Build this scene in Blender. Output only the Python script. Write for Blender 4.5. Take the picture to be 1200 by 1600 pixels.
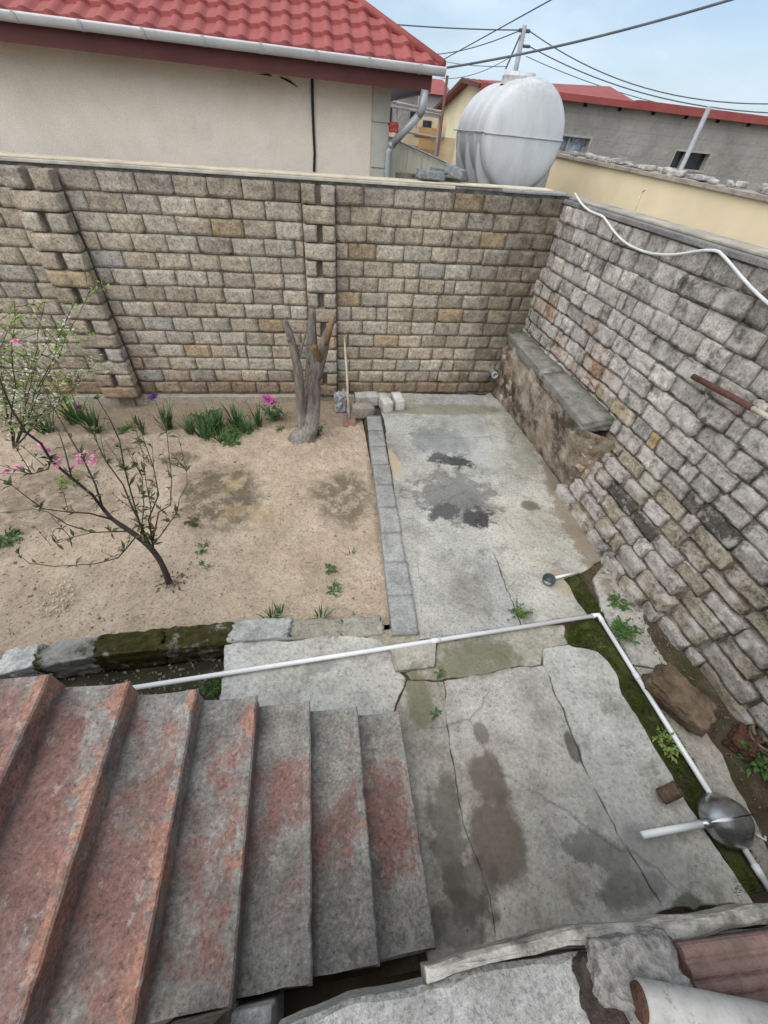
import bpy, bmesh, math, random
from mathutils import Vector, Matrix, noise

# ------------------------------------------------------------------ scene, camera, light
for o in list(bpy.data.objects): bpy.data.objects.remove(o)
S = bpy.context.scene
C = S.collection
R = math.radians
CAMZ, FOC = 3.4, 607.3
CM = (Matrix.Rotation(R(-12.217), 3, 'Z') @ Matrix.Rotation(R(45.54), 3, 'X') @ Matrix.Rotation(R(5.908), 3, 'Z'))
cam = bpy.data.cameras.new('camera'); co = bpy.data.objects.new('camera', cam); C.objects.link(co)
co.matrix_world = Matrix.Translation((0, 0, CAMZ)) @ CM.to_4x4()
cam.sensor_width = 36; cam.lens = FOC / 1600 * 36; cam.clip_start = .05; cam.clip_end = 3000
S.camera = co

SUN_AZ, SUN_EL = 234, 55          # degrees clockwise from +Y, elevation
w = bpy.data.worlds.new('World'); S.world = w; w.use_nodes = True
nt = w.node_tree; nt.nodes.clear(); N = nt.nodes.new; L = nt.links.new
wo = N('ShaderNodeOutputWorld'); sky = N('ShaderNodeTexSky'); sky.sky_type = 'NISHITA'; sky.sun_disc = False
sky.sun_elevation = R(SUN_EL); sky.sun_rotation = R(SUN_AZ); sky.dust_density = 2.0; sky.ozone_density = 2.0
b1 = N('ShaderNodeBackground'); b1.inputs[1].default_value = .07
b2 = N('ShaderNodeBackground'); b2.inputs[0].default_value = (.72, .86, 1, 1); b2.inputs[1].default_value = .44
L(sky.outputs[0], b1.inputs[0])
tc = N('ShaderNodeTexCoord'); mp = N('ShaderNodeMapping'); mp.inputs['Scale'].default_value = (1, 1, 2.6)
nz = N('ShaderNodeTexNoise'); nz.inputs['Scale'].default_value = 2.4; nz.inputs['Detail'].default_value = 6; nz.inputs['Roughness'].default_value = .55
rp = N('ShaderNodeMapRange'); rp.inputs[1].default_value = .36; rp.inputs[2].default_value = .66; rp.inputs[3].default_value = .25; rp.inputs[4].default_value = 1.0
rp.interpolation_type = 'SMOOTHSTEP'
L(tc.outputs['Generated'], mp.inputs[0]); L(mp.outputs[0], nz.inputs['Vector']); L(nz.outputs[0], rp.inputs[0])
ms = N('ShaderNodeMixShader'); L(rp.outputs[0], ms.inputs[0]); L(b1.outputs[0], ms.inputs[1]); L(b2.outputs[0], ms.inputs[2]); L(ms.outputs[0], wo.inputs[0])
sl = bpy.data.lights.new('sun', 'SUN'); sl.energy = 1.5; sl.angle = R(100); sl.color = (1, .95, .87)
so = bpy.data.objects.new('sun', sl); C.objects.link(so)
az, el = R(SUN_AZ), R(SUN_EL)
so.rotation_euler = (-Vector((math.sin(az) * math.cos(el), math.cos(az) * math.cos(el), math.sin(el)))).to_track_quat('-Z', 'Y').to_euler()
so.location = (0, 0, 30)
S.render.engine = 'CYCLES'
vs = S.view_settings; vs.view_transform = 'Standard'; vs.look = 'None'; vs.exposure = 1.24; vs.gamma = 1; vs.use_curve_mapping = False
rnd = random.Random(7)

# measured points: a viewing ray met with a level, a back or a side plane gives the real place of a thing
def ray(x, y): return CM @ Vector((x - 600, 800 - y, -FOC))
def G(x, y, z=0.0): r = ray(x, y); return Vector((0, 0, CAMZ)) + r * ((z - CAMZ) / r.z)
def AY(x, y, Y): r = ray(x, y); return Vector((0, 0, CAMZ)) + r * (Y / r.y)
def AX(x, y, X): r = ray(x, y); return Vector((0, 0, CAMZ)) + r * (X / r.x)
def nz3(p, s=1.0, o=0.0): return noise.noise(Vector((p[0] * s + o, p[1] * s - o, p[2] * s + 2 * o)))

# ------------------------------------------------------------------ materials
class Mat:
    def __init__(s, name):
        s.m = bpy.data.materials.new(name); s.m.use_nodes = True; s.t = s.m.node_tree; s.t.nodes.clear()
        s.o = s.N('ShaderNodeOutputMaterial'); s.b = s.N('ShaderNodeBsdfPrincipled'); s.L(s.b.outputs[0], s.o.inputs[0])
        s.pos = s.N('ShaderNodeNewGeometry').outputs['Position']
        oi = s.N('ShaderNodeObjectInfo'); s.rand = oi.outputs['Random']; s.oc = oi.outputs['Color']
    def N(s, t): return s.t.nodes.new(t)
    def L(s, a, b): s.t.links.new(a, b)
    def put(s, inp, v):
        if isinstance(v, bpy.types.NodeSocket): s.L(v, inp)
        elif isinstance(v, (tuple, list)): inp.default_value = tuple(v) + ((1,) if len(v) == 3 and inp.type == 'RGBA' else ())
        else: inp.default_value = v
    def vec(s, scale=(1, 1, 1), rot=(0, 0, 0), loc=(0, 0, 0), src=None, typ='POINT'):
        n = s.N('ShaderNodeMapping'); n.vector_type = typ; s.L(src or s.pos, n.inputs[0])
        n.inputs['Location'].default_value = loc; n.inputs['Rotation'].default_value = rot; n.inputs['Scale'].default_value = scale
        return n.outputs[0]
    def noise(s, scale, detail=4, rough=.55, vec=None, dist=0, col=False):
        n = s.N('ShaderNodeTexNoise'); s.L(vec or s.pos, n.inputs['Vector'])
        n.inputs['Scale'].default_value = scale; n.inputs['Detail'].default_value = detail; n.inputs['Roughness'].default_value = rough; n.inputs['Distortion'].default_value = dist
        return n.outputs[1 if col else 0]
    def voro(s, scale, vec=None, feat='F1', rand=1):
        n = s.N('ShaderNodeTexVoronoi'); n.feature = feat; s.L(vec or s.pos, n.inputs['Vector']); n.inputs['Scale'].default_value = scale; n.inputs['Randomness'].default_value = rand
        return n.outputs[0]
    def wave(s, scale, vec=None, dist=2, detail=2):
        n = s.N('ShaderNodeTexWave'); s.L(vec or s.pos, n.inputs['Vector']); n.inputs['Scale'].default_value = scale; n.inputs['Distortion'].default_value = dist; n.inputs['Detail'].default_value = detail
        return n.outputs[1]
    def rng(s, v, a, b, c=0., d=1., smooth=True):
        n = s.N('ShaderNodeMapRange'); n.interpolation_type = 'SMOOTHSTEP' if smooth else 'LINEAR'
        s.L(v, n.inputs[0])
        for i, x in enumerate((a, b, c, d)): n.inputs[i + 1].default_value = x
        return n.outputs[0]
    def ramp(s, v, stops):
        n = s.N('ShaderNodeValToRGB'); s.L(v, n.inputs[0]); e = n.color_ramp.elements
        while len(e) < len(stops): e.new(.5)
        for q, (p, c) in zip(e, stops): q.position = p; q.color = tuple(c) + (1,)
        return n.outputs[0]
    def mix(s, f, a, b, bl='MIX'):
        n = s.N('ShaderNodeMix'); n.data_type = 'RGBA'; n.blend_type = bl
        s.put(n.inputs[0], f); s.put(n.inputs[6], a); s.put(n.inputs[7], b); return n.outputs[2]
    def math(s, op, a, b=0.):
        n = s.N('ShaderNodeMath'); n.operation = op; s.put(n.inputs[0], a); s.put(n.inputs[1], b); return n.outputs[0]
    def attr(s, name):
        n = s.N('ShaderNodeAttribute'); n.attribute_name = name; return n.outputs['Fac']
    def sep(s, i, src=None):
        n = s.N('ShaderNodeSeparateXYZ'); s.L(src or s.pos, n.inputs[0]); return n.outputs[i]
    def blob(s, c, rx, ry, rot=0, wob=.55, lo=.7, hi=1.05, nscale=3.0):
        v = s.vec((rx, ry, 1000), (0, 0, R(rot)), (c[0], c[1], 0), typ='TEXTURE')
        n = s.N('ShaderNodeVectorMath'); n.operation = 'LENGTH'; s.L(v, n.inputs[0])
        d = s.math('ADD', n.outputs['Value'], s.math('MULTIPLY', s.math('SUBTRACT', s.noise(nscale, 8, .68), .5), wob * 2))
        return s.rng(d, hi, lo)
    def out(s, col, rough=.9, bump=None, metal=0., spec=.3, **kw):
        s.put(s.b.inputs['Base Color'], col); s.put(s.b.inputs['Roughness'], rough); s.put(s.b.inputs['Metallic'], metal)
        s.put(s.b.inputs['Specular IOR Level'], spec)
        if bump:
            prev = None
            for h, st, di in bump:
                n = s.N('ShaderNodeBump'); n.inputs['Strength'].default_value = st; n.inputs['Distance'].default_value = di
                s.L(h, n.inputs['Height'])
                if prev: s.L(prev, n.inputs['Normal'])
                prev = n.outputs[0]
            s.L(prev, s.b.inputs['Normal'])
        for k, v in kw.items(): s.put(s.b.inputs[k.replace('_', ' ')], v)
        return s.m

def simple(name, col, rough=.6, metal=0., var=.25, scale=8, bump=None, spec=.3):
    m = Mat(name); f = m.noise(scale, 5, .6)
    d = tuple(c * (1 - var) for c in col); l = tuple(min(1, c * (1 + var * .6)) for c in col)
    c = m.ramp(f, [(.3, d), (.7, l)])
    return m.out(c, rough, [(m.noise(bump[0], 4, .6), bump[1], bump[2])] if bump else None, metal, spec)

def mk_stone(name, tool=False):
    m = Mat(name)
    base = m.mix(1, m.oc, m.ramp(m.noise(9, 8, .74), [(.3, (.50, .49, .48)), (.48, (.95, .95, .95)), (.66, (1.28, 1.26, 1.22))]), 'MULTIPLY')
    pit = m.noise(40, 7, .8)
    c = m.mix(1, base, m.ramp(pit, [(.34, (.30, .285, .27)), (.44, (.80, .79, .78)), (.52, (1.0, 1.0, 1.0)), (.60, (1.18, 1.17, 1.15)), (.70, (1.6, 1.58, 1.5))]), 'MULTIPLY')
    c = m.mix(m.rng(m.noise(17, 4, .6), .60, .68, 0, .5), c, m.mix(1, c, (.45, .43, .41), 'MULTIPLY'))
    big = m.noise(1.1, 5, .6)
    c = m.mix(1, c, m.ramp(big, [(.3, (.72, .70, .68)), (.6, (1.05, 1.04, 1.02))]), 'MULTIPLY')
    bumps = [(m.noise(24, 7, .75), 1., .03), (pit, .7, .012)]
    if tool:
        wv = m.wave(13, m.vec((1, 1, 1.1), (R(28), 0, 0)), 2.2, 3)
        c = m.mix(m.rng(m.noise(2.2, 3), .45, .62, 0, .55), c, m.mix(1, c, m.ramp(wv, [(.2, (.6, .58, .55)), (.6, (1.1, 1.1, 1.1))]), 'MULTIPLY'))
        # black lichen and soot patches
        soot = m.rng(m.noise(2.9, 9, .74), .55, .64, 0, .68)
        c = m.mix(soot, c, (.060, .056, .050))
        c = m.mix(m.rng(m.noise(3.7, 8, .72, vec=m.vec(loc=(5, 2, 8))), .49, .60, 0, .65), c, (.64, .615, .58))
        bumps.append((wv, .25, .012))
    else:
        # algae darkening that runs down the damp corner, brown damp foot of the wall
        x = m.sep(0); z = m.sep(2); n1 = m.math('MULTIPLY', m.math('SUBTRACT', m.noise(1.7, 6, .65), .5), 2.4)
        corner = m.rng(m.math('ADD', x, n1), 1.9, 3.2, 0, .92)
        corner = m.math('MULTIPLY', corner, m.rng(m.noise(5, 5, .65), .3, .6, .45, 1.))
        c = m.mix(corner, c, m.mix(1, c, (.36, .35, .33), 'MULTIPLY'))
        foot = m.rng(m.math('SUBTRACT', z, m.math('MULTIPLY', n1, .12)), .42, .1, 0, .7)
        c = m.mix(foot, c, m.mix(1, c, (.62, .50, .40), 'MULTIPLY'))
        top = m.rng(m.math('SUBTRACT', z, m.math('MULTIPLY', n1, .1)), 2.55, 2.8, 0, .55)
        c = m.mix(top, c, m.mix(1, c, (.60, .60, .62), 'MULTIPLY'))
    return m.out(c, .95, bumps, spec=.15)

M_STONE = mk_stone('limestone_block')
M_RSTONE = mk_stone('weathered_stone', True)
m = Mat('mortar'); M_MORTAR = m.out(m.ramp(m.noise(14, 6, .65), [(.3, (.14, .122, .098)), (.7, (.28, .245, .20))]), .95, [(m.noise(30, 5, .7), .8, .02)], spec=.1)
m = Mat('grey_mortar'); M_GMORTAR = m.out(m.ramp(m.noise(9, 7, .68), [(.3, (.07, .062, .05)), (.5, (.18, .16, .13)), (.7, (.34, .315, .28))]), .95, [(m.noise(22, 6, .7), 1., .03)], spec=.1)

# ------------------------------------------------------------------ mesh helpers
class MB:
    def __init__(s): s.v = []; s.f = []; s.mi = []
    def add(s, vs, fs):
        n = len(s.v); s.v += [tuple(v) for v in vs]; s.f += [tuple(i + n for i in f) for f in fs]; return s
    def box(s, a, b, mat=None):
        vs = [Vector((x, y, z)) for z in (a[2], b[2]) for y in (a[1], b[1]) for x in (a[0], b[0])]
        if mat: vs = [mat @ v for v in vs]
        return s.add(vs, [(0, 2, 3, 1), (4, 5, 7, 6), (0, 1, 5, 4), (2, 6, 7, 3), (0, 4, 6, 2), (1, 3, 7, 5)])
    def quad(s, a, b, c, d): return s.add([a, b, c, d], [(0, 1, 2, 3)])
    def tube(s, pts, rad, n=8, cap=True, ring=None):
        pts = [Vector(p) for p in pts]; rs = rad if isinstance(rad, (list, tuple)) else [rad] * len(pts)
        b = len(s.v); up = None
        for i, p in enumerate(pts):
            t = (pts[min(i + 1, len(pts) - 1)] - pts[max(i - 1, 0)]).normalized()
            if up is None: up = t.orthogonal().normalized()
            up = (up - t * up.dot(t)); up = up.normalized() if up.length > 1e-6 else t.orthogonal().normalized()
            sd = t.cross(up)
            for k in range(n):
                a = 2 * math.pi * k / n; q = rs[i] * (ring(i, a) if ring else 1)
                s.v.append(tuple(p + up * math.cos(a) * q + sd * math.sin(a) * q))
        for i in range(len(pts) - 1):
            for k in range(n):
                k2 = (k + 1) % n; s.f.append((b + i * n + k, b + i * n + k2, b + (i + 1) * n + k2, b + (i + 1) * n + k))
        if cap:
            s.f.append(tuple(b + k for k in reversed(range(n)))); e = b + (len(pts) - 1) * n; s.f.append(tuple(e + k for k in range(n)))
        return s
    def leaf(s, p, d, ln, wd, up=None, bend=.25):
        d = Vector(d).normalized(); up = Vector(up) if up else Vector((rnd.uniform(-1, 1), rnd.uniform(-1, 1), 1))
        sd = d.cross(up); sd = sd.normalized() if sd.length > 1e-4 else d.orthogonal().normalized(); nn = sd.cross(d)
        p = Vector(p); m_ = p + d * ln * .5
        return s.add([p, m_ + sd * wd * .5 + nn * wd * .2, p + d * ln - nn * ln * bend, m_ - sd * wd * .5 + nn * wd * .2, m_ - nn * wd * .05], [(0, 1, 4), (1, 2, 4), (2, 3, 4), (3, 0, 4)])
    def blade(s, p, d, ln, wd, curl=.5, seg=4):
        p = Vector(p); d = Vector(d).normalized(); sd = d.cross(Vector((0, 0, 1))); sd = sd.normalized() if sd.length > .05 else Vector((math.cos(ln * 99), math.sin(ln * 99), 0))
        out_ = Vector((d.x, d.y, 0)); b = len(s.v); q = p.copy()
        for i in range(seg + 1):
            t = i / seg; ww = wd * (1 - t ** 1.6) * (.75 + .5 * t) + .0005
            s.v += [tuple(q - sd * ww / 2), tuple(q + sd * ww / 2)]
            dd = (d + Vector((out_.x, out_.y, -.9)) * curl * t * t).normalized(); q = q + dd * ln / seg
        for i in range(seg): s.f.append((b + 2 * i, b + 2 * i + 1, b + 2 * i + 3, b + 2 * i + 2))
        return s
    def mesh(s, name, mat, smooth=False):
        me = bpy.data.meshes.new(name); me.from_pydata(s.v, [], s.f); me.materials.append(mat)
        if smooth: me.polygons.foreach_set('use_smooth', [True] * len(me.polygons))
        me.update(); return me
    def build(s, name, mat, parent=None, smooth=False, loc=None, bevel=0):
        o = bpy.data.objects.new(name, s.mesh(name, mat, smooth)); C.objects.link(o)
        if parent: o.parent = parent
        if loc: o.location = loc
        if bevel:
            bv = o.modifiers.new('bevel', 'BEVEL'); bv.width = bevel; bv.segments = 2; bv.limit_method = 'ANGLE'
        return o
def tag(o, label, cat, group=None):
    o['label'] = label; o['category'] = cat
    if group: o['group'] = group
    return o
def empty(name, loc=(0, 0, 0), label=None, cat=None, group=None):
    o = bpy.data.objects.new(name, None); C.objects.link(o); o.location = loc; o.empty_display_size = .1
    if label: tag(o, label, cat, group)
    return o
def keep(o, parent):          # parent without moving (mesh was written in world coordinates)
    o.parent = parent; o.matrix_parent_inverse = Matrix.Translation(-Vector(parent.location)); return o
def part(mb, name, mat, parent, smooth=False, bevel=0):
    o = mb.build(name, mat, None, smooth, None, bevel); return keep(o, parent)
def struct(o): o['kind'] = 'structure'; return o
def stuff(o): o['kind'] = 'stuff'; return o
def rough_prism(loop, z0, z1, inset=.008, step=.06, jit=.008, seed=0, mat=None, name='slab', top=0.0, zf=None, wob=1.0, grow=0.0):
    """irregular plate from a ground outline: uneven edges, worn arris, real thickness"""
    pts = []
    n = len(loop)
    for i in range(n):
        a, b = Vector(loop[i][:2]), Vector(loop[(i + 1) % n][:2]); k = max(1, int((b - a).length / step))
        for j in range(k): pts.append(a.lerp(b, j / k))
    area = sum(pts[i].x * pts[(i + 1) % len(pts)].y - pts[(i + 1) % len(pts)].x * pts[i].y for i in range(len(pts)))
    if area < 0: pts.reverse()
    q = []
    for i, p in enumerate(pts):
        q.append(p + Vector((nz3((p.x, p.y, seed), 9), nz3((p.x, p.y, seed + 9), 9))) * jit * 1.6 + Vector((nz3((p.x, p.y, 5), 2.3), nz3((p.x, p.y, 14), 2.3))) * .05 * wob + Vector((nz3((p.x, p.y, 5), 8), nz3((p.x, p.y, 14), 8))) * .03 * wob + Vector((nz3((p.x, p.y, 5), 21), nz3((p.x, p.y, 14), 21))) * .016 * wob)
    k = len(q); nrm = []
    for i in range(k):
        t = q[(i + 1) % k] - q[i - 1]; nrm.append(Vector((-t.y, t.x)).normalized() if t.length > 1e-6 else Vector((0, 0)))
    if grow: q = [q[i] - nrm[i] * grow for i in range(k)]
    b = MB(); f = zf or (lambda x, y: 0)
    ins = [q[i] + nrm[i] * inset * (1 + .8 * nz3((q[i].x, q[i].y, 3), 14)) for i in range(k)]
    for lp, z in ((q, z0), (q, z1 - inset * 1.1), (ins, z1)):
        b.v += [(p.x, p.y, z + (f(p.x, p.y) if z != z0 else 0)) for p in lp]
    for r_ in (0, k):
        for i in range(k): b.f.append((r_ + i, r_ + (i + 1) % k, r_ + k + (i + 1) % k, r_ + k + i))
    b.f.append(tuple(2 * k + i for i in range(k)))
    return b

# ------------------------------------------------------------------ ground
m = Mat('earth'); gc = m.ramp(m.noise(3, 8, .65), [(.3, (.12, .095, .07)), (.7, (.26, .21, .155))])
M_EARTH = m.out(gc, 1, [(m.noise(18, 6, .7), .6, .02)], spec=.1)
struct(MB().quad((-1200, -1200, -.5), (1200, -1200, -.5), (1200, 1600, -.5), (-1200, 1600, -.5)).build('ground', M_EARTH))

m = Mat('sand')
c = m.ramp(m.noise(2.1, 8, .65), [(.28, (.32, .255, .19)), (.5, (.43, .35, .265)), (.75, (.51, .43, .34))])
c = m.mix(1, c, m.ramp(m.noise(38, 6, .75), [(.36, (.55, .52, .49)), (.46, (.93, .92, .91)), (.6, (1.08, 1.08, 1.07)), (.7, (1.25, 1.23, 1.2))]), 'MULTIPLY')
c = m.mix(m.rng(m.noise(4.3, 9, .76), .52, .64, 0, .38), c, (.22, .17, .125))
for p, rx, ry, rot, wb, st in ((G(345, 775, -.1), .62, .75, 20, .75, .8), (G(535, 775, -.1), .45, .65, -10, .7, .72), (G(600, 800, -.1), .16, 1.7, 0, .4, .5),
                               (G(40, 790, -.1), .9, .8, 0, .9, .5), (G(150, 700, -.1), .8, .35, 0, .9, .45), (G(280, 715, -.1), .3, .2, 0, .7, .7)):
    mk = m.math('MULTIPLY', m.blob(p, rx, ry, rot, wb, .55, 1.1, 2.2), m.rng(m.noise(6.5, 8, .74), .40, .54, .25, 1.))
    c = m.mix(m.math('MULTIPLY', mk, min(1, st * 1.2)), c, (.135, .11, .078))
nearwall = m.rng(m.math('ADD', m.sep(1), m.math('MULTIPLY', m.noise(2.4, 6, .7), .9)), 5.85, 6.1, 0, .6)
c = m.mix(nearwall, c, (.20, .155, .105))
c = m.mix(m.math('MULTIPLY', m.blob(G(375, 780, -.1), .5, .7, 30, .9, .3, 1.1, 2), m.rng(m.noise(3.1, 4), .5, .6, 0, .5)), c, (.40, .29, .15))
c = m.mix(m.rng(m.voro(9), .06, .02, 0, .8), c, (.07, .055, .04))
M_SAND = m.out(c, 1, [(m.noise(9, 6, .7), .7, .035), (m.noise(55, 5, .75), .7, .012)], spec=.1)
def sandz(x, y):
    z = -.10 - .03 * max(0, min(1, -x / 3)) - .05 * max(0, min(1, (y - 4.9) / 1.2)) * max(0, min(1, (.1 - x) / .6))
    z += .022 * noise.noise((x * 1.7, y * 1.7, 1)) + .018 * noise.noise((x * 6, y * 6, 5)) + .013 * noise.noise((x * 15, y * 15, 8)) + .006 * noise.noise((x * 34, y * 34, 8))
    d = noise.voronoi((x * 4.2, y * 4.2, .5))[0][0]; z -= max(0, .2 - d) * .07
    t = (x + 2.6) ** 2 + (y - 2.75) ** 2; z += .06 * math.exp(-t / .04)
    t = (x + .25) ** 2 + (y - 5.2) ** 2; z += .07 * math.exp(-t / .12)
    return z
b = MB(); nx, ny = 300, 210; x0, x1, y0, y1 = -7.5, .70, 1.9, 6.5
for j in range(ny + 1):
    for i in range(nx + 1):
        x = x0 + (x1 - x0) * (i / nx) ** .72; y = y0 + (y1 - y0) * j / ny; b.v.append((x, y, sandz(x, y)))
for j in range(ny):
    for i in range(nx): a = j * (nx + 1) + i; b.f.append((a, a + 1, a + nx + 2, a + nx + 1))
struct(b.build('sand', M_SAND, smooth=True))

m = Mat('soil'); c = m.ramp(m.noise(7, 8, .7), [(.3, (.045, .036, .026)), (.55, (.10, .08, .055)), (.75, (.19, .155, .11))])
c = m.mix(m.rng(m.noise(2.2, 6), .5, .62, 0, .6), c, (.05, .06, .022))
M_SOIL = m.out(c, 1, [(m.noise(22, 6, .7), 1., .03)], spec=.1)
b = MB(); nx, ny = 110, 200
for j in range(ny + 1):
    for i in range(nx + 1):
        x = .2 + 3.5 * i / nx; y = -.32 + 6.85 * j / ny
        b.v.append((x, y, -.026 + .005 * noise.noise((x * 5, y * 5, 2)) + .006 * noise.noise((x * 15, y * 15, 4)) + (.05 * max(0, min(1, (x - 2.95) / .3)) * max(0, min(1, 2.3 - y))) - (.3 if x < .74 and y > 1.74 else 0)))
for j in range(ny):
    for i in range(nx): a = j * (nx + 1) + i; b.f.append((a, a + 1, a + nx + 2, a + nx + 1))
struct(b.build('soil', M_SOIL, smooth=True))

# concrete paving: every plate between two cracks is its own piece
m = Mat('concrete')
c = m.mix(1, m.oc, m.ramp(m.noise(1.6, 9, .68), [(.30, (.50, .49, .47)), (.48, (.93, .93, .91)), (.68, (1.25, 1.25, 1.25))]), 'MULTIPLY')
c = m.mix(1, c, m.ramp(m.noise(30, 8, .8), [(.34, (.42, .41, .39)), (.45, (.88, .88, .87)), (.55, (1.04, 1.04, 1.03)), (.68, (1.35, 1.35, 1.34))]), 'MULTIPLY')
c = m.mix(m.rng(m.noise(3.6, 9, .74), .53, .66, 0, .6), c, (.15, .138, .115))
c = m.mix(m.rng(m.noise(2.7, 9, .74, vec=m.vec(loc=(7, 3, 1))), .55, .66, 0, .55), c, (.52, .51, .48))
c = m.mix(m.rng(m.noise(.8, 5, .6, vec=m.vec(loc=(1, 9, 1))), .45, .62, 0, .35), c, m.mix(1, c, (.95, .86, .70), 'MULTIPLY'))
c = m.mix(m.rng(m.voro(11), .10, .05, 0, .6), c, (.07, .065, .055))
# exposed aggregate of the rough path plate
ag = m.math('MULTIPLY', m.blob(G(705, 900), .62, 1.7, -3, .25, .7, 1.1), m.rng(m.voro(34), .22, .12))
c = m.mix(m.math('MULTIPLY', ag, .75), c, (.075, .07, .065))
for p, rx, ry, rot, wb, st, col in (
        (G(705, 720), .38, .16, -20, 1.3, .92, (.03, .03, .03)), (G(695, 800), .26, .16, 0, 1.3, .8, (.035, .033, .033)), (G(746, 808), .22, .2, 30, 1.4, .95, (.018, .018, .02)),
        (G(712, 775), .62, .6, 0, 1.2, .6, (.085, .085, .088)), (G(690, 690), .6, .5, 0, 1.2, .5, (.13, .145, .16)), (G(828, 791), .16, .12, 0, .5, .8, (.10, .085, .05)),
        (G(895, 800), .26, 1.4, -8, .8, .75, (.20, .155, .105)), (G(700, 640), 1.2, .22, 0, .6, .65, (.16, .165, .09)), (G(815, 700), .25, 1.0, -6, .8, .4, (.17, .17, .12)),
        (G(615, 725), .1, .4, 3, .6, .9, (.40, .32, .22)),
        (G(778, 1310), .24, .30, -8, .45, .82, (.115, .088, .066)), (G(763, 1215), .17, .20, 0, .5, .8, (.12, .095, .072)), (G(752, 1145), .07, .1, 0, .5, .75, (.135, .11, .085)),
        (G(700, 1300), .15, .40, -6, .8, .7, (.10, .09, .07)), (G(735, 1390), .22, .2, 0, .9, .65, (.10, .085, .068)), (G(720, 1440), .25, .15, 0, .7, .55, (.08, .07, .06)),
        (G(895, 1170), .06, .14, 0, .6, .85, (.075, .065, .05)), (G(935, 1330), .26, .12, -20, 1.1, .6, (.09, .085, .075)), (G(990, 1390), .3, .1, 0, .6, .6, (.07, .065, .05)),
        (G(1075, 1415), .13, .06, 0, .6, .8, (.05, .06, .025)), (G(745, 1030), .5, .2, 0, .6, .65, (.13, .125, .07)), (G(655, 1090), .13, .3, 0, .6, .7, (.13, .13, .075)),
        (G(880, 910), .2, .2, 0, .5, .8, (.36, .30, .22)), (G(1010, 1370), .5, .3, 0, .8, .35, (.1, .1, .1)), (G(500, 1040), .2, .1, 0, .8, .5, (.15, .15, .15)),
        (G(970, 1260), .3, .5, 0, 1.2, .3, (.27, .27, .26)), (G(760, 690), .35, .9, 0, .9, .35, (.40, .42, .40))):
    c = m.mix(m.math('MULTIPLY', m.blob(p, rx, ry, rot, wb * 1.15, .66, 1.02, 6.5), st), c, col)
ck = m.N('ShaderNodeTexVoronoi'); ck.feature = 'DISTANCE_TO_EDGE'; ck.inputs['Scale'].default_value = .8
m.L(m.mix(.10, m.pos, m.noise(5, 7, .7, col=True)), ck.inputs['Vector'])
cr = m.math('MULTIPLY', m.rng(ck.outputs[0], .0065, .002), m.rng(m.noise(.9, 3), .46, .56))
c = m.mix(m.math('MULTIPLY', cr, .45), c, (.09, .083, .07))
M_CONC = m.out(c, m.rng(m.noise(2.2, 4), .4, .6, .75, .92), [(m.noise(4, 5, .6), .35, .03), (m.noise(45, 5, .75), .55, .012), (cr, -.5, .01)], spec=.25)

pave = struct(MB().add([(-.9, -.3, -.125), (3.6, -.3, -.125), (3.6, 6.46, -.125), (.8, 6.46, -.125), (.8, 1.78, -.125), (-.9, 1.78, -.125)], [(0, 1, 2, 3, 4, 5)]).build('paving', M_SOIL))
def slab(loop, z, col, seed, jit=.008, tilt=(0, 0), nm='concrete_slab'):
    lp = [(p[1], p[2]) if p[0] == 'w' else tuple(G(*p, z)[:2]) for p in loop]
    b = rough_prism(lp, z - .11, z, inset=.006, step=.035, seed=seed, jit=jit * .6, wob=.55, grow=.008, zf=lambda x, y: (x - 1.5) * tilt[0] + (y - 2) * tilt[1])
    o = part(b, nm, M_CONC, pave); o.color = (*col, 1); return o
W = lambda x, y: ('w', x, y)
slab([(600, 655), W(.98, 6.45), (760, 618), (766, 680), (770, 735), (757, 800), (757, 835), (775, 880), (798, 940), (812, 978), (655, 998), (628, 850)], .0, (.37, .37, .36), 1)
slab([(757, 618), W(3.2, 6.44), W(3.34, 5), W(3.36, 4.2), W(3.30, 3.6), W(3.27, 3.0), W(3.22, 2.65), (945, 868), (922, 888), (880, 903), (915, 958), (815, 977), (801, 938), (779, 880), (758, 835), (754, 800), (767, 735), (763, 680)], .005, (.40, .39, .355), 2)
slab([(352, 1012), (372, 1003), (455, 1003), (520, 992), (585, 998), (607, 1012), (612, 1045), (630, 1062), W(.42, .99), W(-.9, 1.07)], -.005, (.45, .445, .43), 3)
slab([(575, 996), (600, 984), (622, 980), (662, 996), (640, 1008), (605, 1008)], -.012, (.33, .31, .26), 14)
slab([(607, 1010), (680, 1004), (676, 1040), (616, 1048)], .03, (.37, .36, .33), 4, .012)
slab([(684, 1003), (812, 984), (880, 976), (888, 1005), (850, 1012), (846, 1036), (722, 1056), (640, 1062), (634, 1052), (678, 1044)], -.01, (.32, .31, .26), 5)
slab([(634, 1066), (690, 1064), (696, 1116), (702, 1150), (722, 1290), (762, 1400), (775, 1482), W(.85, -.31), W(.47, -.31), W(.47, .95), W(.45, .99)], -.008, (.34, .325, .295), 6)
slab([(694, 1063), (724, 1059), (848, 1040), (892, 1150), (907, 1190), (962, 1300), (1032, 1412), W(2.02, -.31), W(.86, -.31), (779, 1480), (766, 1400), (726, 1290), (706, 1150), (700, 1116)], .0, (.40, .385, .36), 7)
slab([(852, 1015), (890, 1008), (935, 1020), (965, 1050), (972, 1085), (1000, 1132), (1040, 1195), (1058, 1230), (1100, 1300), (1150, 1370), (1185, 1430), W(2.5, -.31), W(2.03, -.31), (1037, 1412), (967, 1300), (912, 1190), (897, 1150), (853, 1041)], .006, (.42, .415, .40), 8, .014)
slab([(945, 965), (928, 905), (948, 878), (975, 900), (985, 930), (1018, 935), (1036, 985), (1072, 1040), (1030, 1045), (985, 1034)], .002, (.39, .38, .36), 9, .016)
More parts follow.
